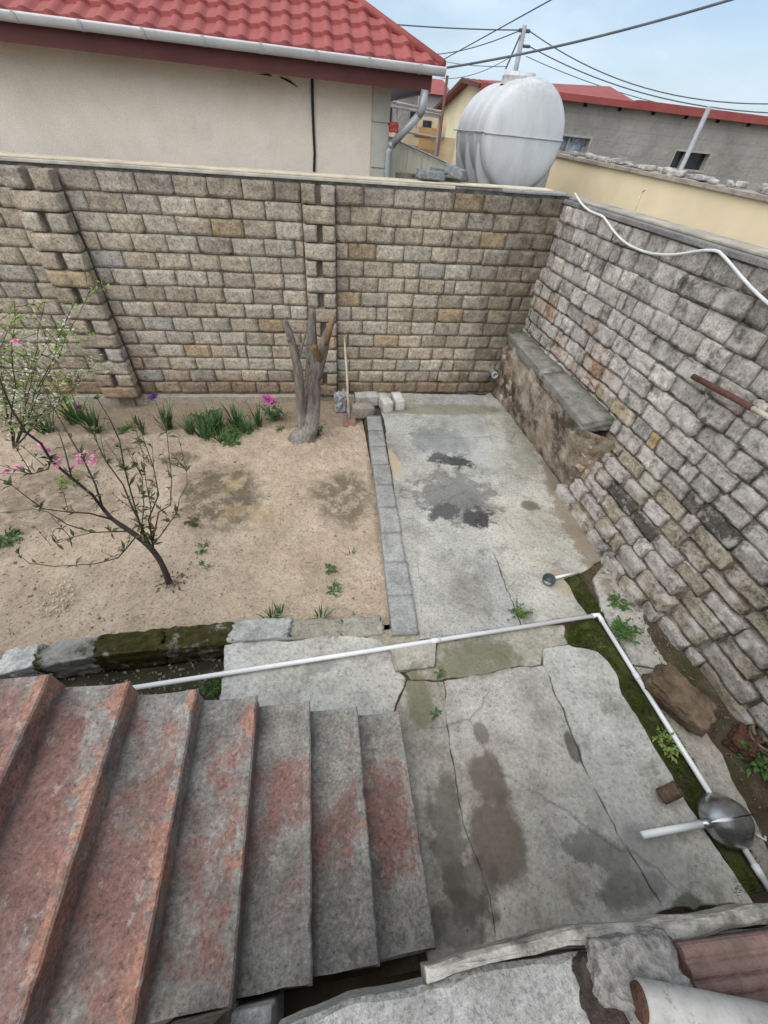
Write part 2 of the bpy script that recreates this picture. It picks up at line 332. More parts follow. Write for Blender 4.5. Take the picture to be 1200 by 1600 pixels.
slab([(990, 1040), (1030, 1049), (1074, 1045), (1095, 1095), (1100, 1140), (1132, 1180), (1140, 1215), (1168, 1262), (1195, 1330), W(3.05, -.31), W(2.85, -.31), (1195, 1375), (1122, 1250)], -.002, (.38, .36, .32), 10, .016)

# moss in the wet channel and the joints
m = Mat('moss'); c = m.ramp(m.noise(9, 7, .7), [(.3, (.02, .026, .008)), (.5, (.05, .066, .016)), (.72, (.10, .105, .034))])
c = m.mix(m.rng(m.noise(5, 7, .72), .50, .60, 0, .85), c, (.075, .06, .035))
M_MOSS = m.out(c, 1, [(m.noise(60, 5, .7), .8, .02)], spec=.1)
lp = [tuple(G(*p)[:2]) for p in ((880, 903), (905, 897), (945, 962), (1000, 1056), (1078, 1180), (1126, 1250), (1198, 1372))] + [(2.9, -.31), (2.5, -.31)] + \
     [tuple(G(*p)[:2]) for p in ((1150, 1368), (1058, 1228), (1000, 1130), (972, 1083), (965, 1048), (935, 1018), (888, 1003), (884, 985), (915, 960))]
struct(rough_prism(lp, -.1, -.004, inset=.004, seed=21, jit=.004).build('wet_channel', M_MOSS))
def inside(p, lp):
    r_ = False
    for i in range(len(lp)):
        a, b_ = lp[i], lp[i - 1]
        if (a[1] > p[1]) != (b_[1] > p[1]) and p[0] < (b_[0] - a[0]) * (p[1] - a[1]) / (b_[1] - a[1]) + a[0]: r_ = not r_
    return r_
b = MB(); k = 0; xs = [p[0] for p in lp]; ys = [p[1] for p in lp]
while k < 9000:
    p = (rnd.uniform(min(xs), max(xs)), rnd.uniform(min(ys), max(ys)))
    if not inside(p, lp): continue
    k += 1
    if noise.noise((p[0] * 5, p[1] * 5, 3)) < -.22: continue
    a = rnd.uniform(0, 6.28); t = rnd.uniform(.2, 1.2); b.blade((p[0], p[1], -.006), (math.cos(a) * t, math.sin(a) * t, 1), rnd.uniform(.012, .035), .006, .6, 2)
o = stuff(b.build('moss', M_MOSS)); tag(o, 'dark green moss growing along the wet channel beside the white pipe', 'moss')

# kerb beside the path, mossy kerb stones above the drain trough
m = Mat('kerb_concrete')
c = m.mix(1, m.oc, m.ramp(m.noise(5, 8, .7), [(.3, (.6, .6, .6)), (.5, (1, 1, 1)), (.75, (1.25, 1.25, 1.25))]), 'MULTIPLY')
c = m.mix(1, c, m.ramp(m.noise(48, 5, .75), [(.3, (.6, .6, .6)), (.6, (1.1, 1.1, 1.1))]), 'MULTIPLY')
M_KERB = m.out(c, .95, [(m.noise(14, 6, .7), .8, .025), (m.noise(60, 4, .7), .5, .008)], spec=.15)
m = Mat('mossy_stone'); c0 = m.ramp(m.noise(7, 8, .7), [(.3, (.20, .19, .17)), (.6, (.42, .41, .39))])
mm = m.rng(m.math('ADD', m.noise(3.4, 6, .65), m.math('MULTIPLY', m.sep(0, m.oc), .5)), .50, .62)
M_MSTONE = m.out(m.mix(mm, c0, m.ramp(m.noise(14, 6, .7), [(.3, (.028, .028, .010)), (.7, (.085, .078, .028))])), 1, [(m.noise(16, 7, .7), 1., .04), (m.noise(70, 4, .7), .6, .01)], spec=.1)

def rock_mesh(name, sx, sy, sz, mat, seed, amp=.12, sub=3, box=.75, fr=1.6):
    bm = bmesh.new(); bmesh.ops.create_cube(bm, size=2); bmesh.ops.subdivide_edges(bm, edges=bm.edges, cuts=2 ** sub - 1, use_grid_fill=True)
    for v in bm.verts:
        p = v.co.copy(); s_ = p.normalized() * 1.18; p = p * box + s_ * (1 - box)
        n_ = nz3(p, fr, seed) + .5 * nz3(p, fr * 2.6, seed + 3) + .25 * nz3(p, fr * 6, seed + 7)
        p = p * (1 + amp * n_); v.co = Vector((p.x * sx, p.y * sy, p.z * sz)) * .5
    me = bpy.data.meshes.new(name); bm.to_mesh(me); bm.free(); me.materials.append(mat); me.polygons.foreach_set('use_smooth', [True] * len(me.polygons)); return me
def rock(name, loc, size, mat, seed, rot=(0, 0, 0), parent=None, **kw):
    o = bpy.data.objects.new(name, rock_mesh(name, *size, mat, seed, **kw)); C.objects.link(o); o.location = loc; o.rotation_euler = rot
    if parent: keep(o, parent)
    return o
kerb = empty('path_kerb', (.8, 3.7, 0), 'long grey kerb of concrete blocks between sandy bed and paved path', 'kerb')
ka, kb = Vector((.88, 5.62, 0)), Vector((.71, 1.72, 0)); k = 9
for i in range(k):
    a, bb = ka.lerp(kb, i / k), ka.lerp(kb, (i + .997) / k); d = (bb - a)
    o = rock('kerb_block', (a + bb) / 2 + Vector((rnd.uniform(-.006, .006), 0, -.055 + rnd.uniform(-.004, .004))), (.235 + .02 * (i > 6), d.length, .165), M_KERB, i + 40, (0, 0, math.atan2(-d.x, d.y) + math.pi * 0 + rnd.uniform(-.008, .008)), kerb, amp=.03, box=.975, fr=2.2)
    g = rnd.uniform(.27, .31) if i < 5 else rnd.uniform(.31, .36); o.color = (g, g, g * .96, 1)
mk = empty('kerb_stone_row', (-1.1, 1.9, 0), 'row of mossy kerb stones between sand bed and sunken trough', 'kerb')
edge = [(-2.72, 1.80), (-2.47, 1.855), (-2.02, 1.89), (-1.48, 1.90), (-.90, 1.91), (-.37, 1.90), (.12, 1.87), (.5, 1.85)]
for i in range(len(edge) - 1):
    a, bb = Vector(edge[i]), Vector(edge[i + 1]); d = bb - a; c_ = (a + bb) / 2
    o = rock('kerb_stone', (c_.x, c_.y, -.125 + (.01 if i in (4,) else -.025 * (i > 4))), (d.length * 1.03, .20 + .02 * rnd.random(), .30), M_KERB if i in (0, 4, 5, 6) else M_MSTONE, 60 + i, (rnd.uniform(-.03, .03), 0, math.atan2(d.y, d.x)), mk, amp=.17, box=.86, fr=2.2, sub=4)
    o.color = ((.62, .62, .60, 1), (0, 0, 0, 1), (.4, 0, 0, 1), (.22, 0, 0, 1), (.40, .40, .38, 1), (.30, .28, .23, 1), (.34, .32, .27, 1))[i]

# sunken drain trough left of the light slab
m = Mat('wet_trough'); c = m.ramp(m.noise(6, 8, .7), [(.3, (.02, .02, .012)), (.55, (.045, .042, .022)), (.78, (.085, .078, .045))])
M_TROUGH = m.out(c, .7, [(m.noise(14, 6, .7), .8, .03)], spec=.3)
b = MB(); nx, ny = 60, 20
for j in range(ny + 1):
    for i in range(nx + 1): x = -4.6 + 3.75 * i / nx; y = .95 + 1.0 * j / ny; b.v.append((x, y, -.29 + .03 * noise.noise((x * 4, y * 4, 0)) + .02 * noise.noise((x * 14, y * 14, 0))))
for j in range(ny):
    for i in range(nx): a = j * (nx + 1) + i; b.f.append((a, a + 1, a + nx + 2, a + nx + 1))
tr = struct(b.build('drain_trough', M_TROUGH, smooth=True))
b = MB(); b.box((-.93, .95, -.45), (-.87, 1.9, -.09)); b.box((-4.6, 1.93, -.45), (-.95, 1.99, -.16)); part(b, 'trough_side', M_GMORTAR, tr)
b = MB()
for i in range(420):
    x = rnd.uniform(-2.6, -.95); y = rnd.uniform(1.2, 1.85); s_ = rnd.uniform(.004, .016)
    b.add([(x - s_, y, -.27), (x + s_, y - s_, -.27), (x + s_ * .5, y + s_, -.265), (x, y, -.262 + s_)], [(0, 1, 3), (1, 2, 3), (2, 0, 3), (0, 2, 1)])
M_CHIP = simple('pale_chip', (.42, .38, .30), .9, var=.4, scale=30)
o = stuff(b.build('trough_litter', M_CHIP)); tag(o, 'pale pebbles and litter lying in the sunken trough', 'litter')

# ------------------------------------------------------------------ stone walls
def block_mesh(seed, nx, nz, rough, corner, D=.16):
    rg = random.Random(seed); b = MB(); idx = {}
    US = [-1, -.955] + [-.955 + 1.91 * i / (nx - 2) for i in range(1, nx - 2)] + [.955, 1]; VS = [-1, -.91] + [-.91 + 1.82 * j / (nz - 2) for j in range(1, nz - 2)] + [.91, 1]
    for j in range(nz + 1):
        for i in range(nx + 1):
            u, v = US[i], VS[j]
            e = max(abs(u), abs(v))
            x, z = u, v
            cu = max(0, abs(u) + abs(v) - (2 - corner * (.4 + 1.6 * abs(noise.noise((seed * 5.3 + 2 * (u > 0), 2.5 * (v > 0), 1)))))) * .5
            x -= math.copysign(cu, u); z -= math.copysign(cu, v)
            if e > .999:
                k1 = noise.noise((u * 2.2 + seed * 7.1, v * 2.2, seed)) + .6 * noise.noise((u * 7 + seed * 7.1, v * 7, seed)); x -= math.copysign(abs(k1) * rough * .8, u) if abs(u) > .999 else 0
                k2 = noise.noise((u * 3.1 + seed * 3.3, v * 2.6, seed + 50)) + .6 * noise.noise((u * 9 + seed * 3.3, v * 8, seed + 50)); z -= math.copysign(abs(k2) * rough * 1.15, v) if abs(v) > .999 else 0
            yy = -D / 2 - rough * .10 * noise.noise((u * 1.5 + seed, v * 1.2, seed * 2)) - .06 * rough * noise.noise((u * 4 + seed, v * 3, 9)) + (.012 if e > .999 else 0)
            idx[i, j] = len(b.v); b.v.append((x * .5, yy, z * .5))
    for j in range(nz):
        for i in range(nx): b.f.append((idx[i, j], idx[i + 1, j], idx[i + 1, j + 1], idx[i, j + 1]))
    rim = [(i, 0) for i in range(nx)] + [(nx, j) for j in range(nz)] + [(i, nz) for i in range(nx, 0, -1)] + [(0, j) for j in range(nz, 0, -1)]
    n0 = len(b.v)
    for q in rim: x, y, z = b.v[idx[q]]; b.v.append((x, D / 2, z))
    k = len(rim)
    for a in range(k): b.f.append((idx[rim[a]], n0 + a, n0 + (a + 1) % k, idx[rim[(a + 1) % k]]))
    return b
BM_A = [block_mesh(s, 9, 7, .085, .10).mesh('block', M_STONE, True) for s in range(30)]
BM_B = [block_mesh(100 + s, 11, 8, .17, .16, .24).mesh('block', M_RSTONE, True) for s in range(34)]
BM_C = [block_mesh(200 + s, 10, 7, .08, .08, .20).mesh('block', M_RSTONE, True) for s in range(20)]
def put_block(me, cx, cy, cz, ln, ht, rotz, col, parent, tilt=0., flip=False):
    o = bpy.data.objects.new('block', me); C.objects.link(o)
    o.scale = (ln, 1, ht); o.rotation_euler = (0, tilt, rotz); o.location = (cx, cy, cz)
    if flip: o.scale = (-ln, 1, -ht)
    o.color = (*col, 1); keep(o, parent); return o
def beige():
    r_ = rnd.random()
    base = (.51, .44, .355) if r_ < .5 else (.55, .50, .42) if r_ < .76 else (.46, .415, .355) if r_ < .89 else (.50, .40, .27) if r_ < .95 else (.54, .52, .48)
    k = rnd.uniform(.86, 1.12); return tuple(c * k for c in base)
YB = 6.47
def wtop(x): return 2.845 + .0135 * x
def row_z(x, f): return -.01 + (wtop(x) + .01) * f          # f 0..1 up the wall
bw = empty('stone_wall', (-.5, YB, 0), 'tall beige limestone block wall standing behind the sandy bed', 'wall')
part(MB().box((-7.6, YB - .008, -.5), (3.75, YB + .26, 2.83)), 'mortar_core', M_MORTAR, bw)
ROWS = 14
def pil_edge(x): return None
segs = [(-4.9, -3.38), (-2.88, -.105), (.325, 3.53)]
nb = 0
for r_ in range(ROWS):
    for (a, e) in segs:
        x = a + (0 if r_ % 2 else -.0)
        first = True
        while x < e - .05:
            ln = rnd.uniform(.385, .43)
            if first: ln = (.2 if r_ % 2 == 0 else .40) + rnd.uniform(-.03, .03); first = False
            elif rnd.random() < .05: ln = rnd.uniform(.12, .24)
            if e - (x + ln) < .12: ln = e - x
            if ln > .5: ln = ln / 2
            cx = x + ln / 2; z0 = row_z(cx, r_ / ROWS); z1 = row_z(cx, (r_ + 1) / ROWS)
            gap = rnd.uniform(.002, .010)
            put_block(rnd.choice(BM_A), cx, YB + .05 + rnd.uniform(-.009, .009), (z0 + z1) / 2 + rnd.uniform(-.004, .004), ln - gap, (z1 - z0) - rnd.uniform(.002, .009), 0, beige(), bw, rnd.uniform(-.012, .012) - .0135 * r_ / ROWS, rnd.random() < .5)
            nb += 1; x += ln
for (a, e) in ((-3.40, -2.87), (-.105, .325)):
    PO = .14 if a < -3 else .065
    pc = part(MB().box((a + .15, YB - PO + .015, -.45), (e - .15, YB + .10, 2.8)), 'pilaster', M_MORTAR, bw)
    for r_ in range(ROWS):
        cx = (a + e) / 2; z0 = row_z(cx, r_ / ROWS); z1 = row_z(cx, (r_ + 1) / ROWS); zc, hh = (z0 + z1) / 2, z1 - z0 - .010
        if r_ % 2 == 0:
            lst = [(cx, e - a - .012)]
        else:
            g = rnd.uniform(.055, .075); q = rnd.uniform(-.015, .015); lst = [((a + cx - g / 2 + q) / 2, cx - g / 2 + q - a - .006), ((e + cx + g / 2 + q) / 2, e - cx - g / 2 - q - .006)]
        for (px_, ln) in lst:
            o = put_block(rnd.choice(BM_A), px_, YB - PO + rnd.uniform(-.006, .006), zc, ln, hh, 0, beige(), bw, rnd.uniform(-.01, .01), rnd.random() < .5)
            o.parent = pc; o.matrix_parent_inverse = Matrix.Identity(4)
# foundation strip and coping of the back wall
b = MB(); k = 60
for i in range(k + 1):
    x = -7.6 + (.62 + 7.6) * i / k; j = .014 * noise.noise((x * 4, 0, 0)); y = YB - .085 + j
    b.v += [(x, y, -.4), (x, y, -.05 + .012 * noise.noise((x * 5, 3, 0))), (x, YB + .02, -.03)]
for i in range(k): a = 3 * i; b.f += [(a, a + 3, a + 4, a + 1), (a + 1, a + 4, a + 5, a + 2)]
o = part(b, 'foundation', M_KERB, bw); o.color = (.40, .36, .29, 1)
M_COPE = simple('coping_stone', (.46, .43, .37), .9, var=.35, scale=5, bump=(30, .4, .01))
M_CAP = simple('dark_cap', (.15, .14, .135), .9, var=.5, scale=7, bump=(24, .8, .03))
def sheared(b, x0, x1, y0, y1, z0, z1):
    s_ = .0135
    b.add([(x0, y0, z0 + s_ * x0), (x1, y0, z0 + s_ * x1), (x1, y1, z0 + s_ * x1), (x0, y1, z0 + s_ * x0), (x0, y0, z1 + s_ * x0), (x1, y0, z1 + s_ * x1), (x1, y1, z1 + s_ * x1), (x0, y1, z1 + s_ * x0)],
          [(0, 3, 2, 1), (4, 5, 6, 7), (0, 1, 5, 4), (2, 3, 7, 6), (1, 2, 6, 5), (3, 0, 4, 7)])
b = MB(); k = 120
for i in range(k + 1):
    x = -7.6 + 11.2 * i / k; j = .02 * noise.noise((x * 6, 1, 0)) + .012 * noise.noise((x * 17, 1, 0)); s_ = .0135 * x
    b.v += [(x, YB - .005 + j, 2.835 + s_ + .02 * noise.noise((x * 5, 7, 0)) - .012), (x, YB - .02 + j * .6, 2.872 + s_), (x, YB + .3, 2.872 + s_)]
for i in range(k): a = 3 * i; b.f += [(a, a + 3, a + 4, a + 1), (a + 1, a + 4, a + 5, a + 2)]
part(b, 'mortar_bed', M_CAP, bw)
b = MB(); sheared(b, -7.6, 1.9, YB - .045, YB + .30, 2.873, 2.905); o = part(b, 'coping', M_COPE, bw, bevel=.006)
b = MB(); sheared(b, -7.6, 3.3, YB + .01, YB + .26, 2.907, 2.928); part(b, 'coping_trim', simple('cream_trim', (.60, .53, .40), .85, var=.25, scale=6), bw, bevel=.005)
b = MB(); sheared(b, 1.905, 2.55, YB - .03, YB + .28, 2.874, 2.899); part(b, 'coping', M_CAP, bw, bevel=.006)
b = MB(); sheared(b, 2.56, 3.5, YB - .05, YB + .25, 2.874, 2.906); part(b, 'coping', M_KERB, bw, bevel=.008).color = (.30, .31, .32, 1)

# right wall, rough weathered stone
XR = 3.5
rw = empty('stone_wall', (XR, 3.2, 0), 'leaning grey weathered wall of rough stone blocks beside the paved path', 'wall')
def xface(y, z):
    bt = max(0, 1.05 - z); k = max(0, min(1, (4.2 - y) / .8)) * max(.12, min(1, (y - .7) / 1.3)); return XR - .30 * (bt / 1.05) ** 1.25 * k + .02 * noise.noise((y * 1.2, z * 1.2, 3))
b = MB(); ny, nz_ = 90, 40
for j in range(nz_ + 1):
    for i in range(ny + 1):
        y = -1.2 + 7.7 * i / ny; z = -.4 + 3.24 * j / nz_; b.v.append((xface(y, z) + .012 + .018 * noise.noise((y * 5, z * 5, 1)) + .022 * noise.noise((y * 11, z * 11, 1)), y, z))
for j in range(nz_):
    for i in range(ny): a = j * (ny + 1) + i; b.f.append((a, a + ny + 1, a + ny + 2, a + 1))
b.box((XR + .09, -1.2, -.4), (XR + .36, YB + .2, 2.835))
part(b, 'mortar_core', M_GMORTAR, rw, True)
def grey(y, z):
    k = rnd.uniform(.82, 1.15); r_ = rnd.random()
    base = (.53, .505, .475) if r_ < .5 else (.45, .43, .405) if r_ < .75 else (.60, .575, .54)
    if z > 2.2: base = tuple(c * .82 for c in base) if r_ < .6 else base
    d = ((y - 5.0) / 1.25) ** 2 + ((z - 1.55 - (y - 5) * .12) / .38) ** 2
    if d < 1: base = (.52, .42, .37) if rnd.random() < .42 else (.50, .33, .24) if rnd.random() < .45 else (.53, .51, .48)
    if 2.9 < y < 4.1 and .8 < z < 1.35 and rnd.random() < .6: base = (.42, .31, .17) if rnd.random() < .4 else (.44, .38, .28)
    if z < .95 and r_ > .45: base = (.43, .385, .31)
    if ((y - 2.7) / .40) ** 2 + ((z - .60) / .14) ** 2 < 1 or ((y - 2.0) / .3) ** 2 + ((z - 1.05) / .1) ** 2 < 1: base = (.13, .12, .105)  # blocks coloured dark to stand in for shaded hollows of missing stone
    return tuple(c * k for c in base)
z = -.06; r_ = 0
while z < 2.80:
    low = z < 1.0
    h = rnd.uniform(.17, .205) if not low else rnd.uniform(.15, .205)
    if z + h > 2.70: h = 2.835 - z
    y = YB - .01 - rnd.uniform(0, .2); first = True; prevtop = 0
    if rnd.random() < .99: y = YB - .005
    while y > -.9:
        ln = rnd.uniform(.26, .46) * (1.0 if z > 1.2 else rnd.uniform(.85, 1.25))
        if first: ln = rnd.uniform(.12, .36); first = False
        elif rnd.random() < .1: ln = rnd.uniform(.13, .2)
        yc = y - ln / 2; zc = z + h / 2 + .012 * noise.noise((yc * 1.5, z * 3, 0))
        if not (yc > 3.62 and zc < .98):
            hh = h * (rnd.uniform(.97, 1.03) if not low else rnd.uniform(.88, 1.05)); g = rnd.uniform(.003, .014) if not low else rnd.uniform(.006, .03)
            if yc < 1.9 and z > .6 and rnd.random() < .15: hh *= .75
            me = rnd.choice(BM_C if z > 2.0 and rnd.random() < .8 else BM_B)
            dep = rnd.uniform(-.015, .015) if z > 1.9 else rnd.uniform(-.03, .018)
            o = put_block(me, xface(yc, zc) + .085 + dep, yc, zc, ln - g, hh, -math.pi / 2, grey(yc, zc), rw, rnd.uniform(-.015, .015) if z > 1.6 else rnd.uniform(-.03, .03), rnd.random() < .5)
            if z < 1.6: o.rotation_euler[2] += rnd.uniform(-.03, .03); o.rotation_euler[0] += rnd.uniform(-.03, .02)
        y -= ln
    z += h
# coping of the right wall
b = MB(); b.box((XR - .03, -1.2, 2.842), (XR + .36, YB - .04, 2.89)); part(b, 'coping', M_KERB, rw, bevel=.01).color = (.22, .215, .21, 1)
b = MB(); b.box((XR + .05, -1.2, 2.892), (XR + .34, YB + .1, 2.915)); part(b, 'coping_trim', simple('dusty_trim', (.34, .31, .26), .9, var=.4, scale=5), rw, bevel=.006)

# low plastered plinth in the corner with a concrete ledge
m = Mat('crumbled_plaster'); c = m.ramp(m.noise(3.2, 8, .7), [(.3, (.13, .095, .07)), (.47, (.33, .27, .21)), (.62, (.46, .41, .35)), (.8, (.56, .53, .49))])
c = m.mix(m.rng(m.noise(1.9, 7, .7), .46, .60, 0, .92), c, (.075, .06, .048)); c = m.mix(m.rng(m.noise(4.4, 5), .58, .7, 0, .6), c, (.40, .25, .16))
M_PLAS = m.out(c, .95, [(m.noise(5, 8, .7), 1., .08), (m.noise(28, 6, .7), .8, .02)], spec=.1)
pl = empty('wall_plinth', (3.35, 5.0, 0), 'low crumbling plastered plinth with mossy concrete ledge in the wall corner', 'plinth')
bm_ = MB(); ny, nz_ = 90, 34
def plx(y, z): 
    e = max(0, 3.72 - y); t = max(0, min(1, (6.47 - y) / 2.7)); q = max(0, min(1, z)); return 3.27 + .07 * t - (.05 + .22 * t) * q ** .7 + .05 * noise.noise((y * 1.7, z * 2.3, 5)) + .03 * noise.noise((y * 6, z * 6, 2)) + (.03 if z > .9 else 0) + (3 * e * e)
for j in range(nz_ + 1):
    for i in range(ny + 1): y = 3.42 + 3.06 * i / ny; zz = -.15 + 1.16 * j / nz_; bm_.v.append((plx(y, zz), y, zz))
for j in range(nz_):
    for i in range(ny): a = j * (ny + 1) + i; bm_.f.append((a, a + ny + 1, a + ny + 2, a + 1))
n0 = len(bm_.v)
for j in range(nz_ + 1): bm_.v.append((3.7, 3.46, -.15 + 1.16 * j / nz_))
for j in range(nz_): a = j * (ny + 1); bm_.f.append((a, n0 + j, n0 + j + 1, a + ny + 1))
part(bm_, 'plaster_face', M_PLAS, pl, True)
m = Mat('ledge_concrete'); c = m.ramp(m.noise(6, 8, .7), [(.3, (.10, .10, .085)), (.55, (.24, .235, .21)), (.8, (.36, .35, .33))])
c = m.mix(m.rng(m.sep(0), 3.33, 3.47, 0, .6), c, (.07, .075, .035)); M_LEDGE = m.out(c, .95, [(m.noise(14, 7, .7), .9, .03)], spec=.1)
for (ya, yb, dx) in ((3.62, 4.9, .0), (4.905, YB - .002, .0)):
    wd = .30 + (6.4 - (ya + yb) / 2) * .045; o = rock('ledge_stone', (3.52 - wd / 2 + dx, (ya + yb) / 2, 1.05), (wd, yb - ya + .01, .16), M_LEDGE, int(ya * 10), (0, R(-9), R(-2.5)), pl, amp=.05, box=.955, fr=2)
for i in range(26):      # stones showing through at the broken near end
    y = rnd.uniform(3.42, 3.75) if i < 12 else rnd.uniform(5.6, 6.4); z = rnd.uniform(0, .85); s_ = rnd.uniform(.08, .2)
    o = rock('rubble_stone', (plx(max(y, 3.5), z) + .03 + (.06 if i < 12 else .02), y, z), (.14, s_, s_ * rnd.uniform(.5, .8)), M_RSTONE, i + 300, (rnd.uniform(-.3, .3), 0, rnd.uniform(-.3, .3)), pl, amp=.16, sub=2)
    o.color = rnd.choice([(.44, .36, .28, 1), (.50, .45, .38, 1), (.42, .30, .22, 1)])
# roots / stalks on the ledge
M_STRAW = simple('dry_straw', (.50, .44, .33), .9, var=.3, scale=20)
ds_ = empty('dry_plant', AX(895, 690, 3.2), 'dry pale stalks sticking out of the plinth ledge', 'plant')
for (pa, pb_) in (((895, 690), (905, 668)), ((905, 668), (925, 672)), ((895, 690), (915, 715)), ((875, 648), (884, 630)), ((860, 640), (872, 610)), ((890, 700), (893, 690)), ((835, 590), (842, 570))):
    a, e = AX(*pa, 3.2), AX(*pb_, 3.24); part(MB().tube([a, (a + e) / 2 + Vector((-.02, 0, .01)), e], [.010, .008, .004], 5), 'stalk', M_STRAW, ds_)

# ------------------------------------------------------------------ staircase
m = Mat('worn_red_paint')
conc = m.ramp(m.noise(5, 8, .7), [(.3, (.15, .14, .128)), (.52, (.27, .255, .232)), (.75, (.40, .38, .35))])
red = m.ramp(m.noise(4, 6, .65), [(.3, (.19, .09, .075)), (.6, (.27, .115, .092)), (.8, (.33, .18, .14))])
org = m.ramp(m.noise(7, 5, .6), [(.3, (.31, .155, .11)), (.7, (.41, .23, .17))])
up = m.sep(2, m.oc)
pm = m.math('ADD', m.noise(2.6, 10, .76, vec=m.vec((1, .8, 1), loc=(3, 1, 0))), m.math('MULTIPLY', m.attr('mid'), .17))
pm = m.math('ADD', pm, m.math('MULTIPLY', up, .13))
c = m.mix(m.rng(pm, .585, .73, 0, .75), conc, red)
om = m.math('ADD', m.noise(3.4, 8, .7, vec=m.vec(loc=(9, 4, 2))), m.math('MULTIPLY', m.attr('edge'), m.math('ADD', .05, m.math('MULTIPLY', up, .15))))
c = m.mix(m.rng(om, .62, .68, 0, .85), c, org)
grit = m.noise(46, 8, .82); c = m.mix(1, c, m.ramp(grit, [(.35, (.30, .29, .28)), (.45, (.80, .80, .79)), (.55, (1.06, 1.06, 1.05)), (.66, (1.6, 1.57, 1.52))]), 'MULTIPLY')
c = m.mix(m.rng(m.noise(7, 9, .78, vec=m.vec(loc=(2, 7, 3))), .53, .62, 0, .55), c, (.11, .10, .088)); c = m.mix(m.rng(m.noise(9, 9, .78, vec=m.vec(loc=(5, 1, 6))), .57, .64, 0, .5), c, (.46, .42, .385))
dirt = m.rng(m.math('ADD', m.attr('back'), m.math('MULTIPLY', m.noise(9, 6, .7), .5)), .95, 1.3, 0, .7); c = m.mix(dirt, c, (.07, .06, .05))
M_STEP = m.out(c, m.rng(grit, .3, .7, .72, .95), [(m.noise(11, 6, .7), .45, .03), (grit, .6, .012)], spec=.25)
st = empty('staircase', (-.6, .4, 0), 'worn concrete staircase with flaking red and orange paint', 'staircase')
RIS, TRD, NX1 = .17, .334, .494
for k in range(10):
    xn = NX1 - TRD * k; zt = RIS * (k + 1); yf = 1.024 + .014 * k; yn = -.245
    prof = [(.0, zt - RIS - (.3 if k == 0 else .02)), (.002, zt - .05), (.012, zt - .035), (.013, zt - .012), (.004, zt - .001), (-.012, zt), (-.034, zt - .001), (-.043, zt - .006), (-.12, zt - .008), (-.22, zt - .007), (-TRD, zt - .002), (-TRD - .06, zt - .003), (-TRD - .06, zt - .3)]
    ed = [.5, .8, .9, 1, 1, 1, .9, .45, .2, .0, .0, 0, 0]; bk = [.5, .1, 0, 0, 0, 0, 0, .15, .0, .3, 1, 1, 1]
    b = MB(); E_, Bk, Md = [], [], []; ns = 64; npf = len(prof)
    for i in range(ns + 1):
        t = i / ns; y = yn + (yf - yn) * t
        for q, (px_, pz) in enumerate(prof):
            j = .0025 * noise.noise((k * 3.3, y * 4, q * .1)) + .003 * noise.noise((k * 5.3, y * 22, q * .3)); chip = max(0, noise.noise((k * 9.1, y * 9, 4)) - .30) * .03 if 2 <= q <= 6 else 0
            yy = y
            if i in (0, ns): yy += (.008 * noise.noise((px_ * 9 + k * 3, pz * 5, i)) + (-.012 if i else .012) * (q in (4, 5, 6, 7, 8, 9, 10)))
            sag = -.006 * math.sin(math.pi * t) if 6 < q < 11 else 0
            b.v.append((xn + px_ + (j - chip) * (q < 8), yy, pz + (j * .6 - chip * .8 if 2 < q < 8 else .003 * noise.noise((px_ * 8, y * 6, k))) + sag))
            E_.append(ed[q] * (1 if .03 < t < .97 else 1)); Bk.append(bk[q]); Md.append(max(0, 1 - abs(t - .45) / .5) * (1 if 6 < q < 11 else .5))
    for i in range(ns):
        for q in range(npf - 1): a = i * npf + q; b.f.append((a, a + npf, a + npf + 1, a + 1))
    b.f.append(tuple(range(npf))); b.f.append(tuple(reversed(range(ns * npf, ns * npf + npf))))
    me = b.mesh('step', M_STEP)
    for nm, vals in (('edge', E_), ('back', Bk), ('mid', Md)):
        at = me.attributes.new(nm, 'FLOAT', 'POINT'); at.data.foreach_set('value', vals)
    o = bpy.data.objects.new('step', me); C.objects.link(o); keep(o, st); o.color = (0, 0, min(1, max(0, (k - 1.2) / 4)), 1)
    if k == 9: pass
b = MB()        # solid masonry under the flight
for k in range(10):
    xn = NX1 - TRD * k; b.box((xn - TRD - .05, -.22, -.5), (xn - .05, 1.0 + .014 * k, RIS * (k + 1) - .19)) if k else None
part(b, 'stair_core', M_GMORTAR, st)
lan = struct(MB().box((-6.0, -2.2, 1.50), (NX1 - TRD * 9 - TRD - .03, 1.15, 1.695)).build('landing', M_CONC)); lan.color = (.3, .28, .26, 1)
# weathered sheet lying beside the upper steps
a = G(0, 1030, 1.22); e = G(52, 1047, 1.22)
b = MB(); b.box((-2.75, 1.085, 1.17), (-1.86, 1.135, 1.215)); o = b.build('metal_strip', simple('dull_zinc', (.42, .42, .40), .6, .3, var=.4, scale=9), bevel=.004); tag(o, 'dull grey strip along the outer edge of the upper steps', 'strip')
b = MB(); b.box((-6, 1.04, -.5), (-1.93, 1.11, 1.165)); part(b, 'stair_side', M_GMORTAR, st)

